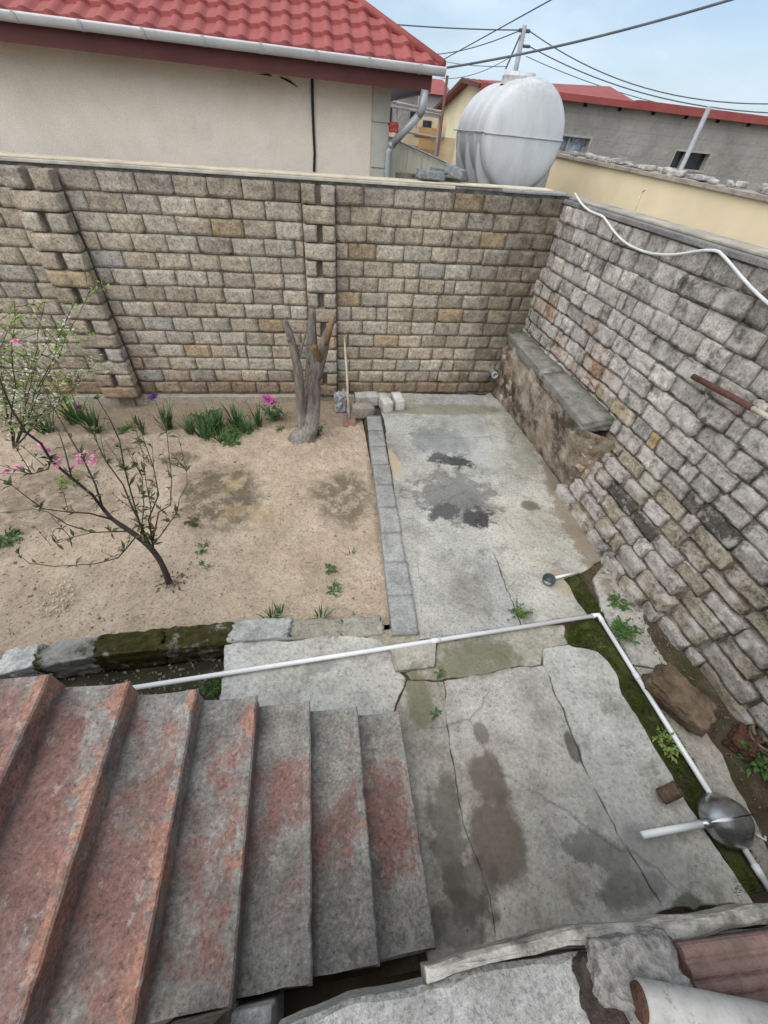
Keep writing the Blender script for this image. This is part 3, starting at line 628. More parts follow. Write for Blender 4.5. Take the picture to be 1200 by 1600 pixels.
# ------------------------------------------------------------------ balcony edge below the viewer
ZB = 1.7
m = Mat('balcony_concrete'); c = m.ramp(m.noise(6, 10, .78), [(.3, (.12, .115, .105)), (.48, (.27, .262, .245)), (.7, (.42, .41, .385))])
c = m.mix(1, c, m.ramp(m.noise(85, 6, .8), [(.36, (.5, .5, .5)), (.5, (1, 1, 1)), (.66, (1.3, 1.3, 1.3))]), 'MULTIPLY'); c = m.mix(m.rng(m.noise(20, 5, .7), .62, .68, 0, .7), c, (.06, .056, .05)); M_BALC = m.out(c, .9, [(m.noise(22, 7, .72), .7, .02)], spec=.2)
bal = empty('balcony_edge', (.8, -.4, ZB), 'broken grey concrete balcony edge overhanging the yard', 'balcony')
lp = [(-.36, -.40), (-.19, -.20), (0, -.186), (.22, -.184), (.45, -.18), (.75, -.20), (1.0, -.22), (1.5, -.24), (2.4, -.25), (2.4, -1.6), (-.36, -1.6)]
part(rough_prism(lp, ZB - .16, ZB, inset=.012, step=.03, jit=.004, seed=31, wob=.12), 'slab', M_BALC, bal)
m = Mat('white_plaster'); c = m.ramp(m.noise(11, 8, .72), [(.34, (.10, .092, .08)), (.48, (.30, .28, .25)), (.68, (.52, .49, .44))])
wv = m.noise(7, 8, .72, vec=m.vec((.5, 2.5, 1), (0, 0, R(8)))); c = m.mix(m.rng(wv, .50, .60, 0, .75), c, (.20, .19, .165)); M_WPLAS = m.out(c, .9, [(m.noise(18, 7, .7), .9, .02), (wv, .4, .012)], spec=.2)
lp = [tuple(G(x, y, ZB + .02)[:2]) for x, y in ((668, 1535), (666, 1508), (720, 1494), (800, 1472), (900, 1448), (1000, 1436), (1060, 1428), (1130, 1422), (1210, 1412), (1260, 1410), (1260, 1446), (1200, 1446), (1100, 1462), (1040, 1476), (960, 1470), (890, 1480), (800, 1500))]
part(rough_prism(lp, ZB - .10, ZB + .018, inset=.008, step=.02, jit=.005, seed=33, wob=.12, zf=lambda x, y: .008 * noise.noise((x * 9, y * 9, 0)) + .006 * noise.noise((x * 30, y * 30, 0))), 'plaster_lip', M_WPLAS, bal)
M_AGG = simple('rough_aggregate', (.21, .20, .185), .95, var=.55, scale=40, bump=(40, 1., .02))
p = G(960, 1500, ZB + .03); rock('concrete_lump', p + Vector((.05, -.02, -.01)), (.24, .13, .12), M_AGG, 81, (0, 0, -.1), bal, amp=.2, sub=4)
M_RUST = simple('rust', (.085, .042, .028), .9, var=.6, scale=16, bump=(30, 1., .02))
p = G(935, 1560, ZB); rock('rusty_stub', p + Vector((0, 0, -.005)), (.09, .15, .04), simple('black_rust', (.045, .032, .026), .9, var=.6, scale=20, bump=(30, 1., .02)), 82, (0, 0, .15), bal, amp=.35, sub=4)
# red ridged hollow brick
a = G(1062, 1485, ZB + .05); bmx = MB(); n = 26; L_ = .62
for i in range(n + 1):
    t = i / n; y = a.y + .015 - .15 * t; rz = .012 * abs(math.sin(t * math.pi * 4)) ** .6
    for x in (a.x, a.x + L_): bmx.v.append((x, y - (x - a.x) * .06, ZB + .055 - .02 * t + rz))
for i in range(n): q = 2 * i; bmx.f.append((q, q + 2, q + 3, q + 1))
n0 = len(bmx.v)
for i in (0, n):
    for x in (a.x, a.x + L_): bmx.v.append((x, a.y + .015 - .15 * (i / n) - (x - a.x) * .06, ZB - .05))
bmx.f += [(n0, 0, 1, n0 + 1), (n0 + 2, n0 + 3, 2 * n + 1, 2 * n)]; bmx.f.append(tuple([n0] + [n0 + 2] + [2 * i for i in range(n, -1, -1)]))
part(bmx, 'ridged_brick', simple('brick_red', (.155, .10, .085), .9, var=.35, scale=14, bump=(50, .8, .01)), bal)
a, e = G(1000, 1566, ZB + .10), G(1225, 1612, ZB + .10); d = (e - a)
m = Mat('chipped_white_paint'); c = m.ramp(m.noise(9, 7, .7), [(.3, (.16, .15, .135)), (.5, (.30, .29, .27)), (.7, (.38, .37, .35))]); c = m.mix(m.rng(m.noise(14, 9, .78), .54, .62, 0, .8), c, (.15, .12, .095)); M_WPAINT = m.out(c, .75, [(m.noise(20, 5), .3, .01)], spec=.4)
pp = empty('railing_pipe', a, 'thick white painted pipe lying on the broken balcony edge', 'pipe')
b = MB(); b.tube([a, a + d * .02, a + d, a + d * 1.8], [.040, .046, .046, .046], 24); part(b, 'pipe', M_WPAINT, pp, True)
b = MB(); b.tube([a - d * .02, a + d * .012], [.036, .041], 20); part(b, 'rusty_end', M_RUST, pp, True)
# house wall, plus pit and side walls added to keep the balcony gap dark
b = MB(); b.box((-.5, -.95, -1.2), (3.6, -.75, ZB - .165)); b.box((-.5, -.75, -1.25), (.6, -.2, -1.2)); b.box((-.72, -.95, -1.2), (-.5, -.24, ZB - .165)); b.box((.56, -.95, -1.2), (.62, -.335, ZB - .165)); b.box((-6.3, -2.4, -.5), (3.6, -1.7, 1.45))
o = b.build('house_wall_with_pit', M_GMORTAR); tag(o, 'recessed house wall under the balcony edge with added pit darkening the gap', 'wall')
b = MB(); b.box((-.82, -.44, .1), (-.33, -.258, .63)); o = b.build('filler_block', M_KERB, bevel=.012); o.color = (.46, .45, .42, 1); tag(o, 'small concrete filler block at the stair foot beside the dark gap', 'block')
#__OBJECTS__
# ------------------------------------------------------------------ neighbour house behind the wall
m = Mat('stucco'); c = m.ramp(m.noise(1.3, 7, .65), [(.3, (.72, .62, .51)), (.55, (.82, .73, .625)), (.8, (.86, .79, .70))])
c = m.mix(m.rng(m.noise(2.3, 8, .7), .55, .70, 0, .3), c, (.52, .49, .45)); c = m.mix(m.rng(m.noise(.9, 6, .6, vec=m.vec((3, 1, .5))), .52, .66, 0, .25), c, (.80, .66, .48))
c = m.mix(1, c, m.ramp(m.noise(70, 4, .7), [(.3, (.84, .83, .82)), (.6, (1.04, 1.04, 1.04))]), 'MULTIPLY')
M_STUC = m.out(c, .95, [(m.noise(60, 5, .7), .7, .012)], spec=.15)
m = Mat('red_metal'); c = m.ramp(m.noise(2.4, 6, .6), [(.3, (.235, .05, .044)), (.7, (.31, .076, .066))]); c = m.mix(m.rng(m.noise(16, 6, .7), .6, .75, 0, .35), c, (.26, .06, .05))
M_ROOF = m.out(c, .62, [(m.noise(40, 3), .08, .004)], spec=.35)
M_FASC = simple('fascia_red', (.105, .032, .028), .55, var=.25, scale=4)
M_GUT = simple('gutter_metal', (.50, .51, .53), .4, .1, var=.12, scale=5, spec=.5)
M_BLACK = simple('black_rubber', (.02, .02, .02), .6, var=.2)
M_QUOIN = simple('quoin_paint', (.47, .45, .40), .85, var=.12, scale=7, bump=(50, .3, .006))
M_DARK = simple('dark_void', (.012, .012, .014), .8, var=.2)
YW, YE = 7.3, 6.86
nh = empty('neighbour_house', (-2, YW, 0), 'cream stucco house with red tiled roof and pale gutter behind the stone wall', 'house')
part(MB().box((-9, YW, -.4), (1.06, 12, 3.86)), 'wall', M_STUC, nh)
qs = part(MB().box((.86, YW - .02, -.4), (1.085, YW + .26, 3.84)), 'quoin_strip', M_QUOIN, nh)
for z0, z1 in ((2.5, 2.985), (2.995, 3.44), (3.45, 3.80)):
    o = MB().box((.868, YW - .04, z0 + .006), (1.10, YW + .27, z1 - .006)).build('quoin', M_QUOIN, bevel=.006); o.parent = qs; o.matrix_parent_inverse = Matrix.Identity(4)
part(MB().box((-9, YE + .02, 3.755), (1.53, YE + .05, 3.93)), 'fascia', M_FASC, nh)
part(MB().box((1.50, YE + .051, 3.757), (1.53, 12.2, 3.93)), 'fascia', M_FASC, nh)
part(MB().box((-9, YE + .051, 3.80), (1.499, YW + .4, 3.815)), 'soffit', M_FASC, nh)
# metal tile roof, one strip per course
roof = part(MB().add([(-9, YE, 3.945), (1.60, YE, 3.945), (-1.2, 10.3, 5.51), (-9, 10.3, 5.51)], [(0, 1, 2, 3)]), 'roof', M_FASC, nh)
SL = .455
def rx1(y): return 1.62 - (y - YE) * .795
for r_ in range(10):
    b = MB(); ya = YE - .03 + r_ * .32; yb = ya + .335; nseg = 6; x = -6.0; cols = []
    while x < 1.7: cols.append(x); x += .235 / 12
    for x in cols:
        ph = (x / .235) % 1; wv_ = .036 * max(0, math.sin(ph * math.pi * 2)) ** .7 + .006 * math.cos(ph * 6.28)
        for j in range(nseg + 1):
            t = j / nseg; y = ya + (yb - ya) * t; xc = min(x, rx1(y)); drop = .040 * (1 - t) + (0 if j else 0)
            yy = y - .034 * (wv_ / .036) * (1 - t)
            b.v.append((xc, yy, 3.965 + (yy - YE) * SL + wv_ + drop))
        b.v.append((min(x, rx1(ya)), ya - .028 * (wv_ / .036), 3.965 + (ya - YE) * SL - .015))
    n = nseg + 2
    for i in range(len(cols) - 1):
        a = i * n
        for j in range(nseg): b.f.append((a + j, a + n + j, a + n + j + 1, a + j + 1))
        b.f.append((a + n - 1, a + 2 * n - 1, a + n, a))
    o = b.build('tile_course', M_ROOF); o.parent = roof; o.matrix_parent_inverse = Matrix.Identity(4)
b = MB(); b.tube([(1.64, YE - .03, 3.985), (1.64 - .795 * 3.4, YE + 3.4, 4.0 + 3.4 * SL)], .045, 10); part(b, 'hip_cap', M_ROOF, nh, True)
b = MB(); b.add([(1.64, YE - .02, 3.96), (1.66, 12.2, 3.96), (-1.06, 10.3, 5.52)], [(0, 1, 2)]); part(b, 'hip_slope', M_ROOF, nh)
b = MB(); k = 14
for x in (-9, 1.66):
    for i in range(k + 1): a = math.pi * i / k; b.v.append((x, YE - .055 + .07 * math.cos(a), 3.965 - .075 * math.sin(a)))
    for i in range(k + 1): a = math.pi * (k - i) / k; b.v.append((x, YE - .055 + .064 * math.cos(a), 3.966 - .069 * math.sin(a)))
n = 2 * k + 2
for i in range(n): b.f.append((i, (i + 1) % n, n + (i + 1) % n, n + i))
b.f.append(tuple(range(n - 1, -1, -1)))
g = part(b, 'gutter', M_GUT, nh, True)
b = MB(); b.v += [(1.66, YE - .055 + .07 * math.cos(math.pi * i / k), 3.965 - .075 * math.sin(math.pi * i / k)) for i in range(k + 1)]; b.f.append(tuple(range(k + 1))); part(b, 'gutter_end', M_GUT, nh)
for i in range(12):
    x = 1.35 - .60 * i; b = MB(); kk = 10
    for s_ in (-.016, .016):
        for j in range(kk + 1): a = math.pi * j / kk; b.v.append((x + s_, YE - .055 + .076 * math.cos(a), 3.968 - .081 * math.sin(a)))
    for j in range(kk): b.f.append((j, j + 1, kk + 2 + j, kk + 1 + j))
    o = b.build('bracket', M_GUT); o.parent = g; o.matrix_parent_inverse = Matrix.Identity(4)
M_DP = simple('downpipe_metal', (.36, .38, .40), .4, .2, var=.15, scale=5, spec=.5)
pts = [AY(664, 140, 6.88), AY(660, 168, 6.90), AY(655, 180, 6.93), AY(612, 226, 7.2), AY(607, 238, 7.22), AY(605, 276, 7.22)]; pts.append(Vector((pts[-1].x, 7.22, 1.0)))
dp = part(MB().tube(pts[:3], .048, 14), 'downpipe', M_DP, nh, True)
for q in (pts[2:4], pts[3:]):
    part(MB().tube(q, .046, 14), 'downpipe', M_DP, nh, True)
part(MB().tube([pts[3] + Vector((0, 0, .03)), pts[3] - Vector((0, 0, .03))], .054, 12), 'pipe_collar', M_DP, nh, True)
b = MB(); q = [AY(487, 120, YW - .02), AY(487.5, 160, YW - .025), AY(489, 200, YW - .02), AY(491, 240, YW - .02), AY(490, 268, YW - .02)]; b.tube(q, .012, 6); b.tube([v + Vector((.014, 0, 0)) for v in q], .009, 6)
part(b, 'wall_cable', M_BLACK, nh)
b = MB(); b.tube([AY(x, y, YW - .006) for x, y in ((405, 116), (420, 117), (425, 119))], [.002, .008, .003], 5); b.tube([AY(x, y, YW - .006) for x, y in ((438, 121), (452, 127), (466, 137))], [.006, .011, .002], 5)
stuff(part(b, 'scrape_mark', M_BLACK, nh))
b = MB()
for i in range(5): p = AY(612 + 2 * i, 198 + (i % 2) * 4, 7.1); b.leaf(p, (rnd.uniform(-1, 1), 0, rnd.uniform(-1, 1)), .12, .1)
o = rock('red_rag', AY(615, 199, 7.15), (.11, .08, .09), simple('red_cloth', (.40, .07, .06), .9, var=.4, scale=20), 91, amp=.35); tag(o, 'red rag tied on the downpipe at the house corner', 'rag')

# ------------------------------------------------------------------ tank on its stand
m = Mat('white_plastic'); c = m.ramp(m.noise(3, 8, .7, vec=m.vec((1, 1, .35))), [(.3, (.42, .43, .44)), (.55, (.53, .545, .56)), (.8, (.60, .615, .63))])
c = m.mix(m.rng(m.noise(9, 8, .72, vec=m.vec((1, 1, .3))), .58, .72, 0, .5), c, (.36, .36, .36)); c = m.mix(m.rng(m.sep(2), 3.72, 4.02, 0, .45), c, m.ramp(m.noise(18, 6, .7), [(.35, (.25, .25, .24)), (.6, (.55, .55, .55))]))
M_TANK = m.out(c, .5, [(m.noise(12, 5), .12, .01)], spec=.35, Subsurface_Weight=0.)
TC = Vector((3.03, 8.0, 3.43)); TR = .585; TL = .72
tk = empty('water_tank', (TC.x, TC.y, 2.8), 'large ribbed white plastic water tank standing behind the wall corner', 'tank')
b = MB(); prof = []; n = 48
for i in range(15): a = math.pi / 2 * i / 14; prof.append((-TL - .12 * math.cos(a), TR * (math.sin(a) ** .75) * .985))
for i in range(1, 60):
    t = i / 60; y = -TL + 2 * TL * t; rb = .02 * max(0, math.cos(t * math.pi * 2 * 3.5)) ** 2; prof.append((y, TR + rb))
for i in range(15): a = math.pi / 2 * i / 14; prof.append((TL + .12 * math.sin(a), TR * (math.cos(a) ** .75) * .985))
for (y, r_) in prof:
    for k in range(n):
        a = 2 * math.pi * k / n; b.v.append((TC.x + r_ * math.cos(a), TC.y + y, TC.z + r_ * math.sin(a)))
for i in range(len(prof) - 1):
    for k in range(n): k2 = (k + 1) % n; b.f.append((i * n + k, i * n + k2, (i + 1) * n + k2, (i + 1) * n + k))
part(b, 'tank_body', M_TANK, tk, True)
b = MB()
for i in range(n + 1):
    pass
ring = [(TC.x + (TR + .004) * math.cos(a), TC.z) for a in (0, math.pi)]
b.tube([(TC.x - TR - .02, TC.y + .8, TC.z + .04), (TC.x - TR - .025, TC.y, TC.z + .04), (TC.x - TR - .01, TC.y - TL, TC.z + .04), *[(TC.x + TR * math.sin(t) , TC.y - TL - .127 * math.sqrt(max(0, 1 - abs(math.sin(t)) ** 2.67)), TC.z + .03) for t in [R(-84 + 8 * q) for q in range(22)]], (TC.x + TR + .01, TC.y - TL, TC.z + .04)], .009, 8)
part(b, 'seam', simple('seam_plastic', (.42, .42, .42), .6, var=.2), tk, True)
b = MB(); zz = TC.z + TR - .04; pr_ = [(.25, 0), (.235, .07), (.24, .075), (.24, .095), (.225, .10), (.225, .125), (0, .13)]
for (r_, h) in pr_:
    for k in range(28): a = 2 * math.pi * k / 28; b.v.append((TC.x + .0 + r_ * math.cos(a), TC.y - .05 + r_ * math.sin(a), zz + h))
for i in range(len(pr_) - 1):
    for k in range(28): k2 = (k + 1) % 28; b.f.append((i * 28 + k, i * 28 + k2, (i + 1) * 28 + k2, (i + 1) * 28 + k))
part(b, 'neck', M_TANK, tk, True, bevel=0)
for yy in (-.52, .0, .52):
    for sx in (-1, 1):
        b = MB(); k = 10; hw = .17
        for i in range(k + 1):
            t = i / k; z = TC.z - .08 - (TC.z - .08 - 2.82) * t; x = TC.x + sx * (TR * math.sqrt(max(0.03, 1 - ((TC.z - z) / TR) ** 2 * .55)) + .01 + .03 * t)
            w_ = hw * (.35 + .65 * t)
            xi = TC.x + sx * .12
            b.v += [(xi, TC.y + yy - w_, z), (x, TC.y + yy - w_ * .6, z), (x, TC.y + yy + w_ * .6, z), (xi, TC.y + yy + w_, z)]
        for i in range(k): a = 4 * i; b.f += [(a, a + 4, a + 5, a + 1), (a + 1, a + 5, a + 6, a + 2), (a + 2, a + 6, a + 7, a + 3)]
        part(b, 'foot', M_TANK, tk, True)
o = MB().box((2.2, 7.0, -.5), (3.85, 8.95, 2.815)).build('tank_stand', M_GMORTAR); tag(o, 'masonry stand carrying the white water tank', 'stand')
M_CIND = simple('grey_block', (.24, .25, .26), .95, var=.35, scale=20, bump=(40, .9, .02))
for (px_, py_, sz, rz, tl, lb) in ((673, 273, (.34, .2, .085), .15, .03, 'flat broken grey block lying on the wall coping'), (711, 268, (.27, .17, .10), -.5, .2, 'tilted grey block resting beside the tank feet'), (676, 264, (.22, .14, .07), .3, 0, 'thin brownish block behind the flat grey one on the wall')):
    p = AY(px_, py_, 6.62 if 'flat' in lb else 6.66); p.z = max(p.z, 2.985)
    if 'thin' in lb: p = Vector((1.78, 6.92, 3.04)); 
    o = rock('broken_block', p, sz, M_CIND, int(px_), (0, tl, rz), amp=.08, box=.92); tag(o, lb, 'block')
o = MB().box((1.2, 6.80, -.5), (2.15, 7.1, 2.985)).build('rear_ledge', M_GMORTAR); tag(o, 'low masonry ledge between house corner and tank stand', 'ledge')

# ------------------------------------------------------------------ yellow wall and the long grey house
M_YEL = simple('yellow_paint', (.78, .66, .44), .9, var=.1, scale=1.5, bump=(30, .15, .006))
yw = empty('yellow_wall', (4.6, 5, 0), 'plain pale yellow wall rising behind the grey stone wall', 'wall')
XY = 4.5
part(MB().add([(XY, -2, -.4), (XY, 9.2, -.4), (XY, 9.2, 3.275), (XY, -2, 3.02), (XY + .25, -2, -.4), (XY + .25, 9.2, -.4), (XY + .25, 9.2, 3.275), (XY + .25, -2, 3.02)], [(0, 3, 2, 1), (4, 5, 6, 7), (1, 2, 6, 5), (0, 4, 7, 3), (3, 7, 6, 2)]), 'wall_face', M_YEL, yw)
b = MB(); b.add([(XY - .05, -2, 3.022), (XY - .05, 9.2, 3.277), (XY + .3, 9.2, 3.277), (XY + .3, -2, 3.022), (XY - .05, -2, 3.06), (XY - .05, 9.2, 3.315), (XY + .3, 9.2, 3.315), (XY + .3, -2, 3.06)], [(0, 1, 2, 3), (4, 7, 6, 5), (0, 4, 5, 1), (2, 6, 7, 3), (1, 5, 6, 2), (0, 3, 7, 4)])
part(b, 'coping', simple('coping_grey', (.34, .30, .25), .95, var=.4, scale=6, bump=(25, .6, .02)), yw)
M_RUB = simple('pale_rubble', (.42, .40, .38), .95, var=.5, scale=11, bump=(30, .9, .02))
for i in range(34):
    y = 3.2 + i * .165 + rnd.uniform(-.05, .05); ln = rnd.uniform(.08, .26)
    if i in (7, 8, 15, 16, 17, 24): ln = .34
    o = rock('rubble', (XY + rnd.uniform(.02, .2), y, 3.06 + (y + 2) * .02277 + .02 + rnd.uniform(0, .02)), (rnd.uniform(.05, .11), ln * .8, rnd.uniform(.025, .06)), M_RUB, i + 500, (rnd.uniform(-.2, .2), rnd.uniform(-.2, .2), rnd.uniform(-.5, .5)), yw, amp=.2, sub=2)
b = MB(); b.tube([AX(1008, 296, XY - .01), AX(1003, 300, XY - .012), AX(985, 345, XY - .012)], .008, 6); part(b, 'white_wire', simple('pale_wire', (.7, .68, .62), .6), yw)
M_POST = simple('grey_post', (.30, .31, .33), .6, .2, var=.2)
a, e = AY(1109, 166, 7.6), AY(1060, 268, 7.6); o = MB().tube([Vector((a.x, 7.6, -.4)), a], .035, 10).build('steel_post', M_POST, smooth=True); tag(o, 'plain grey steel post standing behind the yellow wall', 'post')

m = Mat('grey_render'); c = m.ramp(m.noise(1.1, 8, .68), [(.3, (.24, .225, .205)), (.55, (.34, .325, .30)), (.8, (.42, .40, .375))])
br = m.N('ShaderNodeTexBrick'); m.L(m.vec((1, 1, 1), (R(90), 0, 0)), br.inputs['Vector']); br.inputs['Scale'].default_value = 1; br.inputs['Brick Width'].default_value = .5; br.inputs['Row Height'].default_value = .24; br.inputs['Mortar Size'].default_value = .03; br.inputs['Mortar Smooth'].default_value = 1
c = m.mix(m.math('MULTIPLY', br.outputs['Fac'], .22), c, (.16, .15, .14)); M_GREND = m.out(c, .95, [(m.noise(7, 7, .7), .9, .06), (br.outputs['Fac'], -.4, .03)], spec=.1)
M_FRAME = simple('window_frame', (.36, .34, .31), .8, var=.2); 
m = Mat('window_glass'); M_GLASS = m.out(m.ramp(m.noise(1.7, 3), [(.4, (.012, .014, .018)), (.7, (.03, .035, .045))]), .12, spec=.5)
m = Mat('plastic_film'); M_FILM = m.out(m.ramp(m.noise(5, 6, .7), [(.35, (.05, .07, .10)), (.6, (.42, .48, .55))]), .3, spec=.4)
YG, XG = 14.0, 4.55
gh = empty('grey_house', (9, YG, 0), 'long grey rendered house with small windows and low red roof', 'house')
wins = []
for (xa, ya, xb, yb) in ((874, 208, 917, 243), (1056, 232, 1098, 270)):
    p, q = AY(xa, ya, YG), AY(xb, yb, YG); wins.append((p.x, q.x, min(p.z, q.z), max(p.z, q.z)))
def face_with_holes(b, x0, x1, z0, z1, y, holes):
    xs = sorted({x0, x1} | {h[0] for h in holes} | {h[1] for h in holes}); zs = sorted({z0, z1} | {h[2] for h in holes} | {h[3] for h in holes})
    for i in range(len(xs) - 1):
        for j in range(len(zs) - 1):
            cx, cz = (xs[i] + xs[i + 1]) / 2, (zs[j] + zs[j + 1]) / 2
            if any(h[0] < cx < h[1] and h[2] < cz < h[3] for h in holes): continue
            b.quad((xs[i], y, zs[j]), (xs[i + 1], y, zs[j]), (xs[i + 1], y, zs[j + 1]), (xs[i], y, zs[j + 1]))
    for h in holes:
        b.quad((h[0], y, h[2]), (h[0], y, h[3]), (h[0], y + .25, h[3]), (h[0], y + .25, h[2])); b.quad((h[1], y, h[3]), (h[1], y, h[2]), (h[1], y + .25, h[2]), (h[1], y + .25, h[3]))
        b.quad((h[0], y, h[3]), (h[1], y, h[3]), (h[1], y + .25, h[3]), (h[0], y + .25, h[3])); b.quad((h[1], y, h[2]), (h[0], y, h[2]), (h[0], y + .25, h[2]), (h[1], y + .25, h[2]))
b = MB(); face_with_holes(b, XG, 24, -.5, 4.40, YG, wins); part(b, 'wall', M_GREND, gh)
for i, (a, e, z0, z1) in enumerate(wins):
    wn = part(MB().quad((a, YG + .18, z0), (e, YG + .18, z0), (e, YG + .18, z1), (a, YG + .18, z1)), 'window', M_GLASS if i else M_FILM, gh)
    t = .045; fr = MB()
    fr.box((a, YG - .02, z0), (a + t, YG + .17, z1)); fr.box((e - t, YG - .02, z0), (e, YG + .17, z1)); fr.box((a + t + .001, YG - .02, z1 - t), (e - t - .001, YG + .17, z1)); fr.box((a + t + .001, YG - .02, z0), (e - t - .001, YG + .17, z0 + t)); fr.box((a + (e - a) * .35, YG + .05, z0 + t + .001), (a + (e - a) * .35 + .03, YG + .165, z1 - t - .001))
    o = fr.build('frame', M_FRAME); o.parent = wn; o.matrix_parent_inverse = Matrix.Identity(4)
for i in range(12):
    x = XG + 1.7 + i * 1.02; part(MB().box((x, YG - .06, 4.20), (x + .07, YG - .003, 4.29)), 'beam_end', M_DARK, gh)
m_y = simple('gable_yellow', (.68, .63, .44), .9, var=.12, scale=2)
RY, RZ, BY, BZ = 15.5, 4.53, 18.4, 4.02
part(MB().add([(XG - .004, YG - .01, -.5), (XG - .004, BY, -.5), (XG - .004, BY, BZ - .02), (XG - .004, RY, RZ - .06), (XG - .004, YG - .01, 4.36)], [(0, 4, 3, 2, 1)]), 'gable_wall', m_y, gh)
P_ = AY(952, 138, RY); Hx = P_.x; HE = AY(999, 160, YG - .2)
b = MB(); e0 = (XG - .22, YG - .2, 4.36); e1 = (HE.x, YG - .2, HE.z - .02); r0 = (XG - .22, RY, RZ); r1 = (Hx, RY, 4.74)
b.add([e0, e1, r1, r0], [(0, 1, 2, 3)]); b.add([r0, r1, (Hx, BY, BZ), (XG - .22, BY + .1, BZ - .03)], [(0, 1, 2, 3)]); b.add([e1, (HE.x, RY, 4.4), r1], [(0, 1, 2)])
rf = part(b, 'roof', M_ROOF, gh)
for i in range(26):
    t = (i + .5) / 26; x = e0[0] + (e1[0] - e0[0]) * t; xr = min(x, Hx); ss = 1 if x <= Hx else max(0, (e1[0] - x) / (e1[0] - Hx))
    q0 = Vector((x, YG - .2, 4.385)); q1 = Vector((x, YG - .2 + (RY - YG + .2) * ss, 4.385 + (RZ - 4.36) * ss))
    o = MB().tube([q0, q1], .007, 5).build('roof_rib', M_ROOF); o.parent = rf; o.matrix_parent_inverse = Matrix.Identity(4)
part(MB().box((XG - .23, YG - .24, 4.26), (HE.x, YG - .20, 4.385)), 'fascia', M_ROOF, gh)
part(MB().box((HE.x + .001, YG - .22, 4.26), (24, YG - .18, 4.42)), 'fascia', M_ROOF, gh)
part(MB().box((HE.x + .001, YG - .179, 4.40), (24, 18, 4.43)), 'flat_roof', M_ROOF, gh)
for (qa, qb) in (((XG - .235, YG - .2, 4.33), (XG - .235, RY, RZ - .02)), ((XG - .235, RY, RZ - .02), (XG - .235, BY + .12, BZ - .05))):
    part(MB().tube([qa, qb], .06, 4), 'verge_board', M_FASC, gh)
part(MB().tube([(XG - .06, BY - .12, -.4), (XG - .06, BY - .12, BZ - .1)], .05, 8), 'corner_pipe', M_GUT, gh, True)

# cluttered yards between house corner and tank
fn = empty('board_fence', (1.9, 9.6, 0), 'pale board fence with green stains between house corner and tank', 'fence')
m = Mat('stained_board'); c = m.ramp(m.noise(2.2, 6, .65, vec=m.vec((5, 1, .6))), [(.3, (.60, .58, .44)), (.5, (.76, .73, .58)), (.7, (.82, .79, .68))]); M_BOARD = m.out(m.mix(m.rng(m.noise(6, 5, .7, vec=m.vec((3, 1, .3))), .56, .7, 0, .3), c, (.30, .33, .20)), .9, spec=.15)
for i in range(13):
    x = 1.25 + i * .145; zt = 3.34 - .035 * i; part(MB().box((x, 9.6 + .012 * (i % 2), -.4), (x + .14, 9.63 + .012 * (i % 2), zt)), 'board', M_BOARD, fn)
part(MB().tube([(1.2, 9.57, 3.36), (3.2, 9.57, 2.88)], .014, 6), 'top_rail', M_POST, fn)
sh = empty('stone_house', (3, 22, 0), 'far grey stone house with small dark windows behind the yard', 'house')
part(MB().box((2.2, 22, -.5), (5.5, 26, 4.55)), 'wall', M_GREND, sh)
part(MB().add([(2.0, 21.8, 4.5), (5.8, 21.8, 4.5), (5.8, 24, 5.05), (2.0, 24, 5.05), (2.0, 26.2, 4.5), (5.8, 26.2, 4.5)], [(0, 1, 2, 3), (3, 2, 5, 4)]), 'roof', M_ROOF, sh)
for x in (3.0, 4.15):
    wn = part(MB().box((x, 21.95, 3.5), (x + .4, 21.99, 4.0)), 'window', M_GLASS, sh)
th = empty('timber_shed', (3, 15, 0), 'low tan timber panelled shed with white pipe rails', 'shed')
M_TAN = simple('tan_panel', (.52, .33, .15), .8, var=.25, scale=3); M_CRM = simple('cream_panel', (.60, .48, .32), .8, var=.2, scale=3)
for i, (xa, ya, xb, yb) in enumerate(((655, 198, 688, 213), (655, 215, 687, 235), (636, 197, 654, 211), (630, 213, 654, 228))):
    p, q = AY(xa, ya, 15), AY(xb, yb, 15); part(MB().box((p.x, 15, min(q.z, p.z)), (q.x, 15.06, max(p.z, q.z))), 'panel', M_TAN if i < 2 else M_CRM, th)
for pa, pb_ in (((608, 158, 14.5), (690, 175, 14.5)), ((610, 166, 14.5), (690, 180, 14.5)), ((636, 206, 14.9), (690, 217, 14.9)), ((692, 175, 14.6), (685, 240, 14.6)), ((655, 150, 14.6), (650, 200, 14.6)), ((622, 150, 14.6), (618, 200, 14.6)), ((688, 175, 14.6), (681, 240, 14.6))):
    part(MB().tube([AY(*pa), AY(*pb_)], .028, 6), 'pipe_rail', M_WPAINT, th)
part(MB().box((2.0, 15.3, -.4), (4.3, 15.5, 3.35)), 'back_wall', M_CRM, th)
part(MB().box((3.05, 15.2, 3.35), (3.95, 15.6, 3.72)), 'upper_wall', M_CRM, th)
part(MB().box((3.25, 15.18, 3.45), (3.5, 15.199, 3.65)), 'window', M_GLASS, th)
a = AY(699, 118, 12); o = MB().tube([(a.x, 12, -.4), a], .03, 8).build('steel_post', simple('rusty_post', (.22, .11, .09), .8)); tag(o, 'thin rusty post standing beside the gutter end', 'post')

